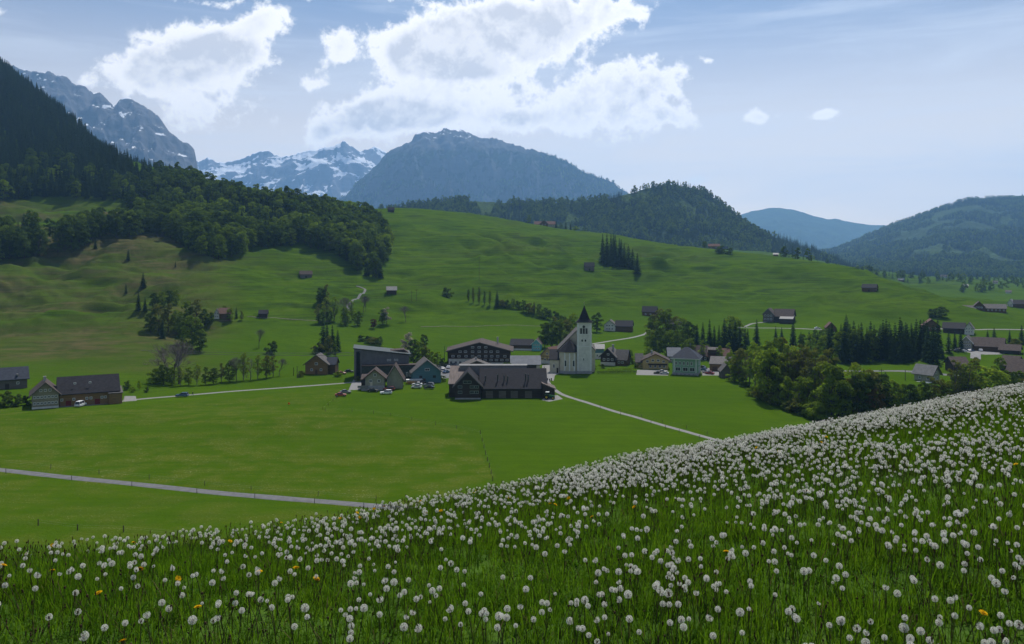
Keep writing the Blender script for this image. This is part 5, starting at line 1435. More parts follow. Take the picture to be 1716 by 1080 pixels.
B.vol(1632, 1650, 514, 506, 12, 'y', wood_brown, tile_brown, ov=.7, wname='gable_wall', rname='gable_roof'); B.vol(1612, 1634, 518, 513, 10, 'x', wood_dark, tile_grey, y0=-3, ov=.6, wname='shed_wall', rname='shed_roof'); B.vol(1650.4, 1686, 517, 510.5, 13, 'x', wood_brown, tile_grey, ov=.7, wname='barn_wall', rname='barn_roof')
B.wins([1637, 1641, 1645], 517, 2.6, 2.4); B.wins(lin(1656, 1682, 5), 521, 2.4, 2.4)
B = Bld('farmhouse', 'farm with pale gable cut by the right edge of the photo', 1704, 516, rz=-8)
B.vol(1688, 1697, 508.5, 502.5, 11, 'y', plaster, metal_pale, ov=.6, wname='house_wall', rname='house_roof'); B.vol(1697.4, 1730, 510, 503.5, 12, 'x', wood_brown, tile_dark, y0=.5, ov=.6, wname='barn_wall', rname='barn_roof'); B.wins([1690.5, 1694], 513, 2, 2.4)
B = Bld('barn', 'long dark barn with white gable house behind the tall spruces', 1606, 560, rz=-3, cat='barn')
B.vol(1580, 1616, 551, 542.5, 13, 'x', wood_dark, tile_dark, y0=.6, ov=.7, wname='barn_wall', rname='barn_roof'); B.vol(1616.4, 1631, 550, 541, 12, 'y', plaster, tile_grey, ov=.6, trim=metal_pale, wname='house_wall', rname='house_roof'); B.wins([1620, 1624, 1628], 552, 2.2, 2.4); B.wins([1620, 1624, 1628], 557, 2.2, 2.4)
B = Bld('house', 'reddish-brown house peeping over the tall spruce row', 1566, 556, rz=6)
B.vol(1546, 1576, 547, 536, 11, 'y', wood_brown, tile_red, ov=.8); B.wins([1556, 1562, 1568], 552, 3, 3)
B = Bld('farmhouse', 'pale green gabled house with brown barn roofs at the right road', 1640, 589, rz=-4)
B.vol(1609, 1629, 575, 565, 13, 'y', plaster_beige, tile_grey, ov=.8, trim=trim_white, wname='house_wall', rname='house_roof'); B.vol(1629.4, 1680, 580, 567.5, 14, 'x', wood_brown, tile_brown, y0=1.5, ov=.9, wname='barn_wall', rname='barn_roof')
for yb in (576, 581.5, 587): B.wins([1613, 1617, 1621, 1625], yb, 2.8, 3)
B = Bld('shed', 'open brown-roofed shed right of the barn at the right road', 1692, 594, rz=-6, cat='shed')
B.vol(1675, 1708, 587, 579, 10, 'x', wood_dark, tile_brown, ov=.8); B.door(1690, 14, 5, 0, metal_dark)
B = Bld('house', 'white gabled house with pale metal roof beside the valley road', 1568, 641, rz=60)
B.vol(1557, 1581, 626, 614, 8, 'y', plaster_beige, metal_pale, ov=.9, trim=wood_dark); B.wins([1564, 1573], 637, 4, 5); B.wins([1569], 627, 4, 4); B.wins([2, 5.5], 637, 4, 5, face='l', xs=B.X(1557))
B.box('terrace', 1545, 1556.5, 642.5, 640.5, 0, 6, trim_white)
B = Bld('house', 'dark brown roof half hidden by trees left of the valley-road farm', 1612, 627, rz=20)
B.vol(1598, 1624, 612, 601, 11, 'x', wood_dark, tile_brown, ov=.8); B.wins([1606, 1614], 622, 4, 4)
B = Bld('house', 'large brown-roofed house behind the bright green tree at the right edge', 1694, 640, rz=-15)
B.vol(1666, 1692, 616, 602, 12, 'x', wood_dark, tile_brown, y0=8, ov=.8, wname='rear_wall', rname='rear_roof'); B.vol(1688, 1740, 622, 604, 14, 'x', wood_brown, tile_brown, ov=.9); B.wins([1698, 1708], 632, 5, 5)
for i, (px, py, wd) in enumerate(((1510, 472, 10), (1582, 466, 12), (1618, 482, 9), (1668, 476, 8), (1300, 431, 8), (1690, 492, 10))):
    B = Bld('farmhouse', ('tiny far farmhouse, %s from the left on the distant valley floor' % ORD[[1, 2, 3, 4, 0, 5][i]]), px, py, 0, 'house', 'distant farmhouses', dmin=980.0)
    B.vol(px - wd / 2, px + wd / 2, py - 2.4, py - 5, 9, 'x', plaster if i % 2 else wood_brown, tile_grey if i % 2 else metal_pale, ov=.6); B.wins([px - wd / 4, px + wd / 4], py - 2.0, 1.4, 1.3)

# ================================================================== VEHICLES
tyre = simple('tyre', (0.02, 0.02, 0.02), 0.9, 0.2, 4)
rim = simple('rim', (0.35, 0.35, 0.36), 0.4, 0.1, 4, metal=0.7)
lamp_white = simple('lamp_clear', (0.7, 0.7, 0.72), 0.2, 0.05, 4)
lamp_red = simple('lamp_red', (0.30, 0.02, 0.02), 0.3, 0.1, 4)
_paint = {}
def paint(c):
    key = 'paint_%02d_%02d_%02d' % tuple(int(v * 99) for v in c)
    return simple(key, c, 0.28, 0.03, 1.0, spec=0.6)
CARM = {}
def car_parts(kind):
    if kind in CARM: return CARM[kind]
    L, Wd, H = {'car': (4.3, 1.78, 1.48), 'estate': (4.7, 1.85, 1.62), 'van': (4.9, 1.95, 1.95)}[kind]
    b = MB()
    lo = [(-L / 2, .35), (-L / 2 + .1, .24), (L / 2 - .12, .24), (L / 2, .38), (L / 2 - .02, .68), (L / 2 - .25, .80), (.20 * L, .92 if kind != 'van' else 1.0), (-L / 2 + .25, .98), (-L / 2, .82)]
    hw = Wd / 2
    n_ = len(lo)
    vs = []
    for s, f in ((-hw, 1), (-hw * .93, 0), (hw * .93, 0), (hw, 1)):
        for x, z in lo:
            vs.append((x * (1.0 if f == 0 else .985), s, z if f == 0 else .24 + (z - .24) * .95))
    fs = []
    for q in range(3):
        for i in range(n_):
            fs.append((q * n_ + i, q * n_ + (i + 1) % n_, (q + 1) * n_ + (i + 1) % n_, (q + 1) * n_ + i))
    fs += [tuple(range(n_)), tuple(range(4 * n_ - 1, 3 * n_ - 1, -1))]
    b.add(vs, fs)
    rear = {'car': -.36, 'estate': -.46, 'van': -.47}[kind] * L
    front = {'car': .20, 'estate': .18, 'van': .30}[kind] * L
    tr, tf = rear + (.55 if kind == 'car' else .25), front - (.85 if kind != 'van' else .7)
    g_ = MB(); z0, z1 = .93, H - .06
    g_.add([(rear, -hw * .90, z0), (front, -hw * .90, z0), (front, hw * .90, z0), (rear, hw * .90, z0), (tr, -hw * .72, z1), (tf, -hw * .72, z1), (tf, hw * .72, z1), (tr, hw * .72, z1)],
           [(0, 3, 2, 1), (4, 5, 6, 7), (0, 1, 5, 4), (1, 2, 6, 5), (2, 3, 7, 6), (3, 0, 4, 7)])
    r = MB()
    r.add([(tr - .05, -hw * .73, z1 + .003), (tf + .05, -hw * .73, z1 + .003), (tf + .05, hw * .73, z1 + .003), (tr - .05, hw * .73, z1 + .003), (tr + .12, -hw * .62, H), (tf - .12, -hw * .62, H), (tf - .12, hw * .62, H), (tr + .12, hw * .62, H)],
          [(0, 3, 2, 1), (4, 5, 6, 7), (0, 1, 5, 4), (1, 2, 6, 5), (2, 3, 7, 6), (3, 0, 4, 7)])
    for s in (-1, 1):       # pillars
        for xa, xb in ((front, tf), ((rear + front) / 2 - .1, (tr + tf) / 2 - .1), (rear + .02, tr + .02)):
            r.tube((xa, s * hw * .905, z0), (xb, s * hw * .735, z1), .05, .05, 4)
    w_ = MB(); w_.tube((0, -.11, 0), (0, .11, 0), .32, .32, 12)
    h_ = MB(); h_.tube((0, -.125, 0), (0, .125, 0), .19, .19, 10)
    hl = MB(); hl.box(-.06, .05, -.17, .17, -.07, .07)
    CARM[kind] = (L, Wd, b, g_.mesh('cabin_glass', glass), r, w_.mesh('wheel', tyre), h_.mesh('hub', rim), hl.mesh('headlight', lamp_white), hl.mesh('tail_light', lamp_red))
    return CARM[kind]
PB = {}
def vehicle(kind, px, py, rz, col, label, group='parked cars', dmin=100.0):
    L, Wd, b, gl, r, wh, hb, hl, tl = car_parts(kind)
    p = hit(px, py, dmin)
    e = bpy.data.objects.new('delivery_van' if kind == 'van' else 'parked_car', None)
    COL.objects.link(e)
    e.location = (p.x, p.y, p.z + .16); e.rotation_euler = (0, 0, math.radians(rz))
    tag(e, label, 'van' if kind == 'van' else 'car', group)
    key = (kind, col)
    if key not in PB:
        PB[key] = (b.mesh('body', paint(col)), r.mesh('cabin_roof', paint(col)))
    link('body', PB[key][0], e); link('cabin_glass', gl, e); link('cabin_roof', PB[key][1], e)
    for sx in (-.31, .31):
        for sy in (-.44, .44):
            o = link('wheel', wh, e, (sx * L, sy * Wd, .32)); link('hub', hb, o)
    for sy in (-.33, .33):
        link('headlight', hl, e, (L / 2 - .06, sy * Wd, .62)); link('tail_light', tl, e, (-L / 2 + .03, sy * Wd, .78))
WHT, SIL, BLK, GRY, RED, BLU, DRD = (.75, .75, .76), (.45, .46, .48), (.015, .015, .018), (.16, .17, .19), (.28, .02, .02), (.05, .10, .20), (.13, .02, .02)
vehicle('car', 571, 665, 12, RED, 'red car parked nearest the fence line on the grass')
vehicle('car', 579, 660, 14, GRY, 'grey car parked right behind the red car')
vehicle('car', 625, 657.5, 8, BLK, 'black car parked before the pale green house')
vehicle('estate', 652, 655, 172, DRD, 'dark red estate car behind the white car on the grass')
vehicle('estate', 647, 661, 188, WHT, 'white estate car parked on the grass, nearest of its row')
vehicle('car', 698, 651.5, 172, SIL, 'silver car in the front of the car group below the teal house')
vehicle('car', 699, 647, 174, WHT, 'white car behind the silver one below the teal house')
vehicle('estate', 718, 648, 168, GRY, 'dark grey car behind the black one below the teal house')
vehicle('car', 719, 652.5, 170, BLK, 'black car at the right of the group below the teal house')
vehicle('car', 706, 643.5, 175, BLK, 'black car at the back of the group below the teal house')
vehicle('estate', 305, 665.5, 184, BLU, 'dark blue car driving on the left lane', None)
vehicle('van', 135, 681.5, 92, WHT, 'white van parked before the long dark farmhouse', None)
for i, (px, py, c, nm) in enumerate(((748, 626, BLU, 'blue'), (752, 618, WHT, 'white'), (741, 620, SIL, 'silver'), (758, 614, GRY, 'grey'), (839, 618, WHT, 'white'), (764, 622, SIL, 'silver'))):
    vehicle('car', px, py, 60 + 25 * i, c, f'{nm} car on the asphalt car park by the hotel, {ORD[i]} row')
for i, (px, py, c, nm) in enumerate(((1103, 627.5, BLK, 'black'), (1113, 628, SIL, 'silver'), (1107, 625.5, GRY, 'grey'))):
    vehicle('car', px, py, 170, c, f'{nm} car left of the green school')
for i, (px, py, c, nm) in enumerate(((1180, 622, BLU, 'blue'), (1184, 626, WHT, 'white'), (1189, 628, RED, 'red'), (1176, 618, BLK, 'black'))):
    vehicle('car', px, py, 120 + 10 * i, c, f'{nm} car in the yard right of the green school')
for i, (px, py, c, nm) in enumerate(((1605, 590, BLK, 'black'), (1627, 589.5, BLU, 'blue'), (1643, 589, WHT, 'white'), (1614, 591, SIL, 'silver'))):
    vehicle('car', px, py, 10 + 30 * i, c, f'{nm} car in the yard of the right roadside farm')
vehicle('car', 572, 628, 20, RED, 'red car on the street behind the wooden chalet'); vehicle('car', 585, 625, 10, BLK, 'black car on the street beside the station tower')
vehicle('car', 1370, 552, 5, WHT, 'white car on the lane below the lower right farm', None)
# tractor
p = hit(921, 670)
e = bpy.data.objects.new('tractor', None); COL.objects.link(e); e.location = (p.x, p.y, p.z + .15); e.rotation_euler = (0, 0, math.radians(-8))
tag(e, 'green tractor with yellow wheel hubs parked at the right end of the dark barn', 'tractor')
tg = simple('tractor_green', (0.02, 0.12, 0.04), 0.4, 0.1, 1); ty = simple('tractor_yellow', (0.5, 0.36, 0.03), 0.5, 0.1, 1)
m = MB(); m.prism([(-.3, .7), (1.9, .7), (1.95, 1.35), (.2, 1.6), (-.3, 1.6)], 'y', -.42, .42); m.build('hood', tg, e)
m = MB(); m.box(-1.6, -.1, -.35, .35, .6, 1.2); m.build('chassis', metal_dark, e)
m = MB()
m.add([(-1.5, -.8, 1.25), (-.12, -.8, 1.25), (-.12, .8, 1.25), (-1.5, .8, 1.25), (-1.35, -.72, 2.6), (-.3, -.72, 2.6), (-.3, .72, 2.6), (-1.35, .72, 2.6)], [(0, 3, 2, 1), (4, 5, 6, 7), (0, 1, 5, 4), (1, 2, 6, 5), (2, 3, 7, 6), (3, 0, 4, 7)]); m.build('cab', glass, e)
m = MB(); m.box(-1.5, -.15, -.85, .85, 2.604, 2.75); m.build('cab_roof', trim_white, e)
for sx, sy, r_ in ((-1.1, -.85, .85), (-1.1, .85, .85), (1.3, -.75, .55), (1.3, .75, .55)):
    m = MB(); m.tube((sx, sy - .22, r_), (sx, sy + .22, r_), r_, r_, 16); wh = m.build('wheel', tyre, e)
    m = MB(); m.tube((sx, sy - .24, r_), (sx, sy + .24, r_), r_ * .5, r_ * .5, 12); m.build('hub', ty, wh)
for sy in (-.85, .85):
    m = MB(); m.box(-1.75, -.35, sy - .25, sy + .25, 1.72, 1.78); m.build('mudguard', tg, e)
m = MB(); m.tube((.6, .3, 1.5), (.6, .3, 2.5), .06, .06, 6); m.build('exhaust', metal_dark, e)

# ================================================================== PEOPLE (walking, seen from afar)
skin = simple('skin', (0.42, 0.25, 0.18), 0.6, 0.05, 3); hair = simple('hair', (0.05, 0.035, 0.025), 0.8, 0.1, 3)
def cloth(nm, c): return simple('cloth_' + nm, c, 0.9, 0.1, 3)
def person_mesh(stride, arm):
    J = {'hip': (0, 0, .96), 'sp': (0, 0, 1.2), 'ch': (0, -.01, 1.40), 'nk': (0, 0, 1.54), 'hd': (0, -.02, 1.66), 'tp': (0, 0, 1.74)}
    E = [('hip', 'sp'), ('sp', 'ch'), ('ch', 'nk'), ('nk', 'hd'), ('hd', 'tp')]
    Rr = {'hip': (.15, .12), 'sp': (.145, .11), 'ch': (.17, .12), 'nk': (.055, .055), 'hd': (.085, .10), 'tp': (.06, .07)}
    for s, nm in ((-1, 'l'), (1, 'r')):
        st = stride * s
        J.update({nm + 'k': (s * .10, -st * .16, .50), nm + 'a': (s * .10, -st * .26 + (.10 if st < 0 else 0), .09), nm + 't': (s * .11, -st * .26 - .14 + (.10 if st < 0 else 0), .035), nm + 's': (s * .19, 0, 1.42), nm + 'e': (s * .25, arm * s * .10, 1.14), nm + 'w': (s * .26, arm * s * .2 - .06, .90), nm + 'h': (s * .26, arm * s * .22 - .09, .80)})
        E.extend([('hip', nm + 'k'), (nm + 'k', nm + 'a'), (nm + 'a', nm + 't'), ('ch', nm + 's'), (nm + 's', nm + 'e'), (nm + 'e', nm + 'w'), (nm + 'w', nm + 'h')])
        Rr.update({nm + 'k': (.068, .068), nm + 'a': (.05, .05), nm + 't': (.04, .03), nm + 's': (.07, .07), nm + 'e': (.05, .05), nm + 'w': (.034, .034), nm + 'h': (.04, .028)})
        for q in range(4):      # fingers
            f = nm + 'f%d' % q
            J[f] = (s * (.26 + .0) + (q - 1.5) * .016, arm * s * .22 - .10 - .01 * q, .705 + .01 * abs(q - 1.5)); E.append((nm + 'h', f)); Rr[f] = (.009, .009)
        f = nm + 'th'; J[f] = (s * .235, arm * s * .2 - .15, .80); E.append((nm + 'w', f)); Rr[f] = (.010, .010)
    keys = list(J)
    me = bpy.data.meshes.new('body')
    me.from_pydata([J[q] for q in keys], [(keys.index(a_), keys.index(b_)) for a_, b_ in E], [])
    o = bpy.data.objects.new('body', me); COL.objects.link(o)
    sk = o.modifiers.new('skin', 'SKIN')
    if not me.skin_vertices: me.skin_vertices.new()
    for i, q in enumerate(keys):
        me.skin_vertices[0].data[i].radius = Rr[q]
    me.skin_vertices[0].data[0].use_root = True
    ss = o.modifiers.new('sub', 'SUBSURF'); ss.levels = ss.render_levels = 1
    dg = bpy.context.evaluated_depsgraph_get()
    out_me = bpy.data.meshes.new_from_object(o.evaluated_get(dg))
    bpy.data.objects.remove(o)
    return out_me
PM = [person_mesh(1, 1), person_mesh(-1, -1)]
def person(px, py, rz, top, legs, label, i):
    me = PM[i % 2].copy()
    me.materials.clear()
    for mt in (top, legs, skin, hair): me.materials.append(mt)
    for pl in me.polygons:
        z, x, y = pl.center.z, abs(pl.center.x), pl.center.y
        pl.material_index = 1 if z < .98 and x < .2 else 2 if (z > 1.5 or (x > .2 and z < .92)) else 0
        if z > 1.70 or (z > 1.58 and y > .02): pl.material_index = 3
        pl.use_smooth = True
    p = hit(px, py)
    o = link('person', me, None, (p.x, p.y, p.z + .13), math.radians(rz))
    tag(o, label, 'person', 'people walking')
person(917.5, 640.5, 10, cloth('black', (.02, .02, .022)), cloth('navy', (.02, .025, .05)), 'person in black jacket walking on the church lane, left of the three', 0)
person(921, 641.5, -5, cloth('charcoal', (.035, .03, .03)), cloth('navy', (.02, .025, .05)), 'person in charcoal coat in the middle of the three on the church lane', 1)
person(924, 640.5, 4, cloth('brown', (.06, .035, .025)), cloth('navy', (.02, .025, .05)), 'person in brown jacket, right of the three on the church lane', 0)
person(315, 664.5, 100, cloth('darkred', (.10, .02, .02)), cloth('navy', (.02, .025, .05)), 'person in dark red walking behind the blue car on the left lane', 1)
person(323, 664, 80, cloth('black', (.02, .02, .022)), cloth('navy', (.02, .025, .05)), 'person in black trailing behind the blue car on the left lane', 0)

# ================================================================== FENCES, POLES, CABLES
fence_wood = simple('fence_wood', (0.075, 0.062, 0.050), 0.95, 0.3, 4)
wire_mat = simple('wire', (0.20, 0.20, 0.20), 0.5, 0.1, 4, metal=0.5)
def fence(label, pts, hp=11.0, r=0.07, wires=True):
    P = [hit(px, py) for px, py in pts]
    e = bpy.data.objects.new('wire_fence', None); COL.objects.link(e); e.location = P[0]
    tag(e, label, 'fence', 'field fences')
    m = MB(); m.tube((0, 0, -.4), (0, 0, 1.0), 1.0, .9, 6); pm = m.mesh('post', fence_wood)
    tops = []
    for p in P:
        h = 1.15 * random.uniform(.9, 1.1)
        o = link('post', pm, e, p - P[0]); o.scale = (r, r, h); o.rotation_euler = (random.uniform(-.05, .05), random.uniform(-.05, .05), 0)
        tops.append((p - P[0], h))
    if wires:
        for f in (.55, .9):
            m = MB()
            for (a_, ha), (b_, hb_) in zip(tops[:-1], tops[1:]):
                mid = (a_ + b_) / 2 + Vector((0, 0, (ha + hb_) / 2 * f - .03))
                m.tube(a_ + Vector((0, 0, ha * f)), mid, .006, .006, 3, caps=False); m.tube(mid, b_ + Vector((0, 0, hb_ * f)), .006, .006, 3, caps=False)
            m.build('wire', wire_mat, e)
fence('wire fence with thin posts along the near side of the near road', [(-60, 786), (10, 794), (120, 805), (221, 815.5), (330, 827), (427, 835), (527, 844), (610, 851)])
fence('wire fence with thin posts along the far side of the near road', [(-20, 776), (85, 786), (166, 795), (250, 804), (343, 814), (421, 822), (533, 832), (630, 840)])
fence('three dark posts standing in the field below the near road', [(64, 881), (130, 889), (207, 892), (333, 902)], r=.11)
fence('straight wire fence running up the middle field', [(805, 728), (808, 740), (811, 751), (814, 762), (817, 773), (820, 784), (823, 795), (826, 806)], r=.09)
fence('wire fence curving along the top of the flowery field', [(545, 690), (590, 691), (626, 694), (655, 698), (690, 705), (730, 713), (765, 719), (805, 728)])
fence('short wire fence beside the car meadow', [(541, 688), (550, 680), (558, 673), (564, 668)])
fence('wire fence along the church lane', [(1006, 686), (1040, 697), (1091, 712), (1115, 719), (1138, 726), (1172, 736)])
fence('wire fence on the right side of the church lane', [(1040, 690), (1075, 700), (1110, 710), (1150, 719), (1185, 729)])
p = hit(483, 681)
e = bpy.data.objects.new('orange_marker', None); COL.objects.link(e); e.location = p
tag(e, 'small orange marker flag in the field left of the parked cars', 'marker')
m = MB(); m.tube((0, 0, -.3), (0, 0, 1.3), .03, .03, 6); m.build('stake', fence_wood, e)
m = MB(); m.prism([(.0, .6), (.55, .65), (.6, 1.2), (.0, 1.25)], 'y', -.04, .04); m.build('flag', simple('orange', (.75, .12, .02), .7, .05, 3), e)
def pole(px, py, hp, label, arm=True):
    p = hit(px, py); h = hp * p.y / F
    e = bpy.data.objects.new('utility_pole', None); COL.objects.link(e); e.location = p
    tag(e, label, 'pole', 'utility poles')
    m = MB(); m.tube((0, 0, -.5), (0, 0, h), .16, .11, 8); m.build('mast', fence_wood, e)
    if arm:
        m = MB(); m.box(-1.1, 1.1, -.06, .06, h - .9, h - .75); m.build('crossarm', fence_wood, e)
for px, py, hp, t in ((498, 634, 20, 'left of the wooden chalet'), (492, 630, 14, 'far left of the wooden chalet'), (803, 470, 40, 'tall in the middle of the hillside'), (698, 505, 20, 'above the station on the slope'), (745, 606, 26, 'left of the hotel'),
                      (1477, 640, 22, 'beside the valley road'), (1517, 638, 18, 'between valley road and white house'), (434, 585, 30, 'below the dark shed on the left slope'), (1497, 602, 22, 'at the dark shed before the spruces'), (690, 506, 18, 'second above the station on the slope')):
    pole(px, py, hp, f'thin wooden pole {t}', arm=px in (803, 1477, 698, 690))
st = hit(606, 637); zc_ = st.z + (637 - 592) * st.y / F
for i, dzz in enumerate((0.0, 1.3)):
    m = MB(); A0 = Vector((st.x, st.y + 1.5 + 2 * i, zc_ - dzz)); A1 = Vector(W(-260, 540 + 2 * i, 560))
    prev = A0
    for q in range(1, 25):
        t = q / 24; c = A0.lerp(A1, t) - Vector((0, 0, 26 * 4 * t * (1 - t) * 0.25))
        m.tube(prev, c, .09, .09, 6, caps=False); prev = c
    o = m.build('cable', wire_mat)
    tag(o, 'upper steel cable running left from the cable-car station' if i == 0 else 'lower steel cable running left from the cable-car station', 'cable')
# hedges and small greenery in the village
def hedge(label, a, b, hm, wm, mat):
    A0, A1 = hit(*a), hit(*b); Ld = (A1 - A0).length; gg = np.random.default_rng(int(a[0]))
    n_ = int(Ld * 90); P = np.stack([gg.uniform(0, Ld, n_), gg.normal(0, wm * .35, n_), hm * (0.1 + .9 * gg.random(n_) ** .6)], 1)
    v, f = cards(P, rdir(gg, n_) + np.array([0, 0, .5]), 0.16, gg)
    o = link('hedge', mesh_np('hedge', v, f, (mat,)), None, A0, math.atan2(A1.y - A0.y, A1.x - A0.x)); tag(o, label, 'hedge')
hedge('dark clipped hedge at the foot of the churchyard', (1000, 627), (1067, 626.5), 1.3, 1.4, L_dark)
hedge('yellow-green planting behind the churchyard hedge', (1018, 622), (1060, 621.5), 1.3, 1.2, L_fresh)
hedge('brown hedge under the balcony of the teal house', (681, 645), (704, 644.5), 1.4, 1.2, L_copper)
row([('spruce', 912, 629, 17, .75), ('spruce', 907, 628, 13, .75), ('bush', 848, 622, 14, 1.4, 0), ('bush', 1060, 610, 12), ('bush', 1070, 617, 10, 1.2, 3), ('bush', 1232, 630, 26, 1.1), ('leafy', 1224, 624, 34), ('sparse', 1232, 640, 46), ('sparse', 1240, 642, 40), ('bush', 1116, 606, 14), ('bush', 600, 640, 9, 1.2), ('bush', 690, 636, 9, 1.2), ('leafy', 768, 612, 18), ('bush', 742, 640, 10), ('bush', 994, 620, 8, 1.2), ('leafy', 1056, 604, 18), ('bush', 1010, 618, 8), ('bush', 1078, 612, 10), ('leafy', 1186, 600, 22), ('bush', 566, 632, 9, 1.3), ('bush', 504, 632, 10), ('bush', 910, 606, 8)],
    'among the village houses', 'village greenery')
# ================================================================== THE FLOWER MEADOW
def plantmat(name, c0, c1, trans, tint=(1.2, 1.25, 0.6), gloss=0.0):
    mt, n, out = base_mat(name)
    oi = n.new('ShaderNodeObjectInfo').outputs['Random']
    pos = n.new('ShaderNodeNewGeometry').outputs['Position']
    nz = n.noise(pos, 3.0, 3.0, 0.6)
    col = n.mix(n.m('ADD', n.m('MULTIPLY', oi, 0.6), n.m('MULTIPLY', n.step(nz, 0.3, 0.7), 0.4)), c0, c1)
    d = n.new('ShaderNodeBsdfDiffuse'); t = n.new('ShaderNodeBsdfTranslucent')
    n.put(d.inputs[0], col); n.put(t.inputs[0], n.mix(1.0, col, tint, 'MULTIPLY'))
    mx = n.new('ShaderNodeMixShader'); mx.inputs[0].default_value = trans
    mt.node_tree.links.new(d.outputs[0], mx.inputs[1]); mt.node_tree.links.new(t.outputs[0], mx.inputs[2])
    mt.node_tree.links.new(mx.outputs[0], out.inputs[0])
    return mt
M_blade = plantmat('grass_blade', (0.055, 0.130, 0.010), (0.115, 0.200, 0.014), 0.5)
M_broad = plantmat('broad_leaf', (0.045, 0.110, 0.014), (0.065, 0.140, 0.018), 0.4)
M_straw = plantmat('dry_blade', (0.120, 0.105, 0.045), (0.150, 0.125, 0.060), 0.3, (1.1, 1.0, .8))
M_stem = plantmat('flower_stem', (0.075, 0.095, 0.030), (0.110, 0.100, 0.045), 0.2)
M_fluff = plantmat('seed_fluff', (0.76, 0.74, 0.68), (0.88, 0.86, 0.79), 0.5, (1, 1, 1))
M_core = plantmat('seed_core', (0.070, 0.052, 0.035), (0.100, 0.075, 0.050), 0.0)
M_petal = plantmat('yellow_petal', (0.62, 0.36, 0.012), (0.70, 0.44, 0.015), 0.25, (1.1, 1.0, .6))
M_brown = plantmat('spent_head', (0.050, 0.034, 0.022), (0.085, 0.058, 0.035), 0.0)
def tuft(seed, nb, rad, lmin, lmax, wid, broad=0, straw=0.04):
    gq = np.random.default_rng(seed)
    V, Fq, Ft, mq, mt_ = [], [], [], [], []
    for i in range(nb + broad):
        isb = i >= nb
        a, r = gq.uniform(0, 6.28), rad * math.sqrt(gq.random())
        x, y = r * math.cos(a), r * math.sin(a)
        L = gq.uniform(lmin, lmax) * (0.55 if isb else 1.0)
        wd = (gq.uniform(.008, .022) if isb else wid * gq.uniform(.7, 1.3))
        h = gq.uniform(0, 6.28); lean = gq.uniform(.5, 1.1) if isb else gq.uniform(.05, .55) * (1 + (gq.random() < .15))
        dx_, dy_ = math.cos(h), math.sin(h); sx, sy = -dy_, dx_
        b = len(V)
        for t, wf in ((0, .75), (.45, 1.0), (.8, .7)):
            ho = lean * L * t * t; z = L * t * (1 - .28 * lean * t)
            V += [(x + dx_ * ho - sx * wd * wf / 2, y + dy_ * ho - sy * wd * wf / 2, z - .02), (x + dx_ * ho + sx * wd * wf / 2, y + dy_ * ho + sy * wd * wf / 2, z - .02)]
        ho = lean * L; V.append((x + dx_ * ho, y + dy_ * ho, L * (1 - .28 * lean) - .02))
        Fq += [(b, b + 1, b + 3, b + 2), (b + 2, b + 3, b + 5, b + 4)]; Ft.append((b + 4, b + 5, b + 6))
        k_ = 1 if isb else (2 if gq.random() < straw else 0)
        mq += [k_, k_]; mt_.append(k_)
    return mesh_np('tuft', np.array(V), [np.array(Fq), np.array(Ft)], (M_blade, M_broad, M_straw), face_mat=mq + mt_)
c_tuft = source('tuft', [tuft(1, 60, .15, .05, .16, .0046, 8), tuft(2, 50, .16, .04, .13, .0046, 22), tuft(3, 46, .15, .04, .11, .0046, 30), tuft(4, 52, .14, .07, .21, .0042, 8, .14), tuft(5, 54, .16, .05, .15, .005, 18)])
def hill_samples(n, ymin, ymaxf, umax, gq, dens=None):
    """points on the flower hill; dens(px, y, dc, x) in 0..1"""
    xm = umax * 34.0 + 5.0                                       # a strip of several metres beyond the picture on both sides
    n = int(n * 2 * xm / (umax * 34.0))
    x = gq.uniform(-xm, xm, n); y = gq.uniform(min(ymin, 0.6), 34.0, n)
    px = CX + x / y * F
    pc = np.clip(CX + x / np.maximum(y, 5.0) * F, -700, 2400)
    dc = np.interp(pc, _fx, _fd)
    keep = (y < dc * ymaxf) & (np.abs(x) < 0.66 * y + 5.5)
    px = pc
    if dens is not None:
        keep &= gq.random(n) < dens(px, y, dc, x)
    return x[keep], y[keep]
gm_ = np.random.default_rng(42)
def grass_density(px, y, dc, x):
    return np.where(y < 6, 1.0, np.where(y < 11, .75, .5)) * (0.55 + 0.6 * vnoise(x / .6, y / .6, 9))
x, y = hill_samples(int(0.85 * 34 ** 2 * 62), 1.6, 1.42, .85, gm_, grass_density)
z = hill(x, y)
nT = len(x)
far_w = 1.0 + 0.9 * sstep(y, 8, 20)
sc_ = gm_.uniform(.75, 1.25, nT)
rot = np.stack([gm_.normal(0, .08, nT), gm_.normal(0, .08, nT), gm_.uniform(0, 6.28, nT)], 1)
scatter('meadow_grass', c_tuft, np.stack([x, y, z], 1), rot, np.stack([sc_ * far_w, sc_ * far_w, sc_ * (0.75 + .5 * vnoise(x / 1.4, y / 1.4, 3))], 1), gm_.integers(0, 5, nT), label='tall green grass of the foreground flower hill', cat='grass')

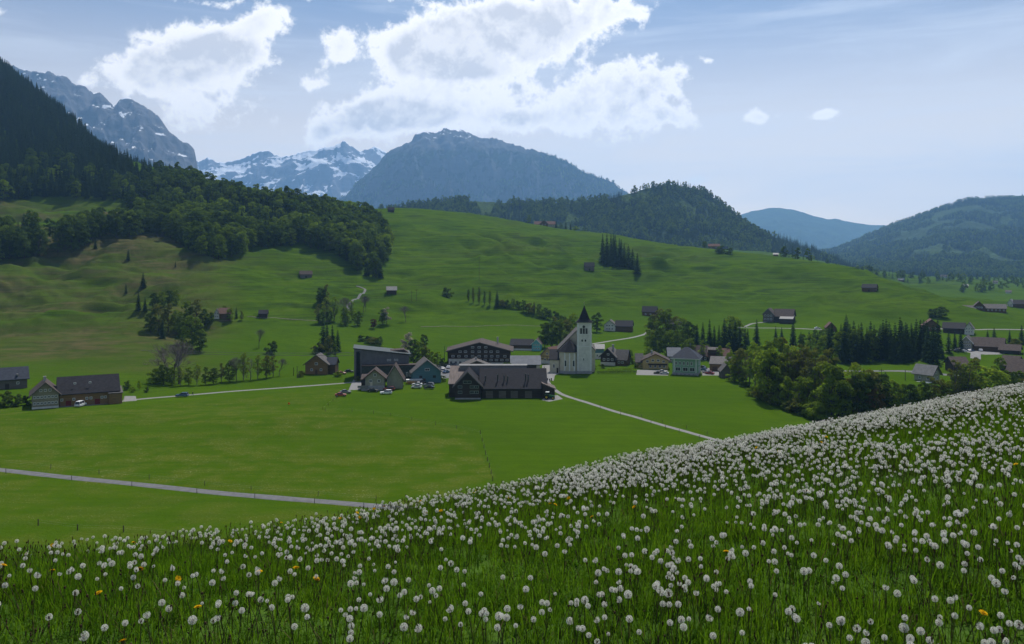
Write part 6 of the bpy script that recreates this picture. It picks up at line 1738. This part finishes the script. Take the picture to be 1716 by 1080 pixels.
# ------------------------------------------------------------------ dandelion pieces
def fluff_mesh(seed, R=.0165, nf=80, gap=None):
    gq = np.random.default_rng(seed)
    V, Fq, Ft = [], [], []
    i = np.arange(nf); ph = np.arccos(1 - 2 * (i + .5) / nf); th = math.pi * (1 + 5 ** .5) * i
    D = np.stack([np.cos(th) * np.sin(ph), np.sin(th) * np.sin(ph), np.cos(ph)], 1) + gq.normal(0, .06, (nf, 3))
    D /= np.linalg.norm(D, axis=1, keepdims=True)
    for d_ in D:
        if d_[2] < -.90: continue
        if gap is not None and d_ @ gap > .45: continue
        s_ = np.cross(d_, gq.normal(size=3)); s_ /= np.linalg.norm(s_); t_ = np.cross(d_, s_)
        b = len(V); w_ = .00025
        V += [tuple(d_ * .003 - s_ * w_), tuple(d_ * .003 + s_ * w_), tuple(d_ * R * .80 + s_ * w_), tuple(d_ * R * .80 - s_ * w_)]
        Fq.append((b, b + 1, b + 2, b + 3))
        ns = 7; o0 = gq.uniform(0, 6.28)
        for q in range(ns):
            a = o0 + 6.283 * q / ns
            e_ = s_ * math.cos(a) + t_ * math.sin(a); f_ = -s_ * math.sin(a) + t_ * math.cos(a)
            rr = R * gq.uniform(.22, .36)
            p = d_ * R * .78; tip = d_ * R * gq.uniform(.94, 1.06) + e_ * rr
            b = len(V); V += [tuple(p), tuple((p + tip) / 2 + f_ * .0004), tuple(tip), tuple((p + tip) / 2 - f_ * .0004)]
            Fq.append((b, b + 1, b + 2, b + 3))
    return np.array(V), np.array(Fq)
def core_mb(r=.0052):
    m = MB(); n_ = 7
    rings = [(-.012, .0025), (-.007, .0055), (-.002, r * .9), (.0015, r), (.004, r * .6), (.005, .0002)]
    vs, fs = [], []
    for z_, rr in rings:
        for q in range(n_): vs.append((rr * math.cos(6.283 * q / n_), rr * math.sin(6.283 * q / n_), z_))
    for k_ in range(len(rings) - 1):
        for q in range(n_): fs.append((k_ * n_ + q, k_ * n_ + (q + 1) % n_, (k_ + 1) * n_ + (q + 1) % n_, (k_ + 1) * n_ + q))
    m.add(vs, fs); return m
def stem_mb(h, bend, r=.0026):
    m = MB(); prev = Vector((0, 0, -.03))
    for q in range(1, 5):
        t = q / 4; c = Vector((bend * t * t, 0, h * t)); m.tube(prev, c, r * (1.1 - .2 * t), r * (1.1 - .25 * t), 5, caps=False); prev = c
    return m
HEADS = []
for sd, gap in ((1, None), (2, None), (3, None), (4, np.array([.7, -.5, .5])), (5, np.array([-.3, -.6, .75]))):
    v, f = fluff_mesh(sd, gap=gap)
    HEADS.append(mesh_np('seed_head', v, f, (M_fluff,)))
CORE = core_mb().mesh('receptacle', M_core, smooth=True)
STEMS = [(stem_mb(.20, .02).mesh('stem', M_stem, smooth=True), .20, .02), (stem_mb(.20, .04).mesh('stem', M_stem, smooth=True), .20, .04)]
def combine(name, parts):
    """parts: (mesh, offset, material) -> one mesh"""
    me = bpy.data.meshes.new(name)
    bm = bmesh.new()
    for i, (src, off, mat) in enumerate(parts):
        me.materials.append(mat)
        t = src.copy(); t.transform(Matrix.Translation(off))
        k_ = len(bm.faces); bm.from_mesh(t); bm.faces.ensure_lookup_table()
        for f in bm.faces[k_:]: f.material_index = i
        bpy.data.meshes.remove(t)
    bm.to_mesh(me); bm.free()
    return me
WHOLE = []
for i in range(5):
    sm, hs, bs = STEMS[i % 2]
    WHOLE.append(combine('dandelion', [(sm, (0, 0, 0), M_stem), (HEADS[i], (bs, 0, hs + .008), M_fluff), (CORE, (bs, 0, hs + .008), M_core)]))
c_dand = source('clock', WHOLE)
def clock_density(px, y, dc, x):
    base = np.interp(px, [-400, 0, 300, 600, 900, 1150, 1400, 1600, 1716, 2100], [11, 13, 20, 36, 72, 104, 114, 100, 66, 40])
    prog = y / dc
    rho = base * (0.62 + 0.60 * sstep(prog, .26, .70)) * (1 - 0.62 * sstep(prog, .66, 1.0))
    cl = sstep(fbm(x / 1.3, y / 1.3, 3, 500), -.6, .5) * 1.3 + .2
    return np.clip(rho * cl / 140.0, 0, 1)
gd = np.random.default_rng(77)
x, y = hill_samples(int(0.82 * 34 ** 2 * 140), 2.2, 1.18, .82, gd, clock_density)
z = hill(x, y)
n_ = len(x)
px = CX + x / y * F; pyh = HZ + (ZC - z - .27) * F / y
rot = np.stack([gd.normal(0, .13, n_), gd.normal(0, .13, n_), gd.uniform(0, 6.28, n_)], 1)
hs_ = gd.uniform(.75, 1.32, n_); ws_ = np.clip(gd.normal(.93, .17, n_), .5, 1.35)
vi = np.where(gd.random(n_) < .76, gd.integers(0, 3, n_), gd.integers(3, 5, n_))
inview = (px > 2) & (px < 1714) & (pyh < 1085)
near = np.where(inview)[0]; near = near[np.argsort(y[near])][:300]
mask = np.ones(n_, bool); mask[near] = False
# same size head whatever the stem length
scatter('dandelion_clocks', c_dand, np.stack([x, y, z + .20 * (hs_ - ws_) * .98], 1)[mask], rot[mask], np.stack([ws_, ws_, ws_], 1)[mask], vi[mask], label='white dandelion clocks covering the flower hill', cat='dandelions')
for i in near:
    e = bpy.data.objects.new('dandelion_clock', None); COL.objects.link(e)
    e.empty_display_size = .05
    e.location = (x[i], y[i], z[i]); e.rotation_euler = rot[i]
    tag(e, 'white dandelion clock among the nearest grass at the bottom of the photo', 'dandelion', 'nearest dandelion clocks')
    sm, hh, bb = STEMS[i % 2]
    o = link('stem', sm, e); o.scale = (1, 1, hs_[i])
    hd = link('seed_head', HEADS[int(vi[i])], e, (bb, 0, hh * hs_[i] + .008)); hd.scale = (ws_[i],) * 3
    link('receptacle', CORE, hd)
# ------------------------------------------------------------------ yellow dandelions in bloom
def bloom():
    gq = np.random.default_rng(3); V, Fq = [], []
    for ly, (n_p, r, up) in enumerate(((26, .0205, .10), (22, .017, .35), (16, .012, .75), (9, .007, 1.3))):
        for q in range(n_p):
            a = 6.283 * (q + gq.random() * .6) / n_p; e_ = np.array([math.cos(a), math.sin(a), 0]); s_ = np.array([-e_[1], e_[0], 0]) * .0017
            rr = r * gq.uniform(.85, 1.1); b = len(V)
            p0 = e_ * .002 + np.array([0, 0, .001 * ly]); p1 = e_ * rr + np.array([0, 0, rr * up * .5 + .001 * ly])
            V += [tuple(p0 - s_ * .5), tuple(p0 + s_ * .5), tuple(p1 + s_), tuple(p1 - s_)]; Fq.append((b, b + 1, b + 2, b + 3))
    return mesh_np('flower_head', np.array(V), np.array(Fq), (M_petal,))
BLOOM = bloom()
m = MB(); m.tube((0, 0, -.012), (0, 0, .002), .004, .009, 8); CALYX = m.mesh('calyx', M_stem)
def bloom_density(px, y, dc, x):
    return np.clip((sstep(fbm(x / 1.8 + 40, y / 1.8, 2, 600), .05, .6) * 1.0 + .10) * np.interp(px, [0, 300, 600, 1000, 1716], [1.0, .8, .6, .45, .45]) / 60 * 2.8, 0, 1)
x, y = hill_samples(int(0.68 * 34 ** 2 * 60), 2.6, 1.05, .68, gd, bloom_density)
sel = gd.permutation(len(x))[:130]
x, y = x[sel], y[sel]; z = hill(x, y)
for i in range(len(x)):
    px_ = CX + x[i] / y[i] * F; py_ = HZ + (ZC - z[i] - .24) * F / y[i]
    if not (0 < px_ < 1716 and py_ < 1085): continue
    e = bpy.data.objects.new('yellow_dandelion', None); COL.objects.link(e); e.empty_display_size = .05
    e.location = (x[i], y[i], z[i]); e.rotation_euler = (gd.normal(0, .12), gd.normal(0, .12), gd.uniform(0, 6.28))
    tag(e, 'yellow dandelion flower in bloom on the flower hill', 'dandelion', 'yellow dandelions in bloom')
    sm, hh, bb = STEMS[i % 2]; s_ = gd.uniform(.8, 1.12)
    o = link('stem', sm, e); o.scale = (1, 1, s_)
    hd = link('flower_head', BLOOM, e, (bb, 0, hh * s_)); hd.rotation_euler = (gd.normal(0, .3), gd.normal(0, .3), 0); hd.scale = (1.05,) * 3
    link('calyx', CALYX, hd)
# ------------------------------------------------------------------ brown spent heads and ribwort, too many to count
sp_ = []
for i in range(3):
    m = stem_mb(.19, .03 + .02 * i, .0016); k_ = len(m.f)
    m.fm = [0] * k_
    c = Vector((.03 + .02 * i, 0, .19)); L = (.022, .012, .030)[i]; r = (.0045, .006, .004)[i]
    m.tube(c, c + Vector((0, 0, L * .5)), r * .5, r, 6, 1); m.tube(c + Vector((0, 0, L * .5)), c + Vector((0, 0, L)), r, r * .4, 6, 1)
    sp_.append(m.mesh('spent', M_stem, M_brown, smooth=True))
c_sp = source('spent', sp_)
def spent_density(px, y, dc, x): return np.clip((sstep(fbm(x / 1.0, y / 1.0, 3, 700), -.3, .6) * 45 + 10) / 60, 0, 1)
x, y = hill_samples(int(0.8 * 34 ** 2 * 60), 2.0, 1.1, .8, gd, spent_density)
z = hill(x, y); n_ = len(x)
rot = np.stack([gd.normal(0, .16, n_), gd.normal(0, .16, n_), gd.uniform(0, 6.28, n_)], 1)
s_ = gd.uniform(.7, 1.3, n_)
scatter('spent_flower_stalks', c_sp, np.stack([x, y, z], 1), rot, np.stack([s_, s_, s_], 1), gd.integers(0, 3, n_), label='brown spent flower stalks standing in the meadow grass', cat='stalks')
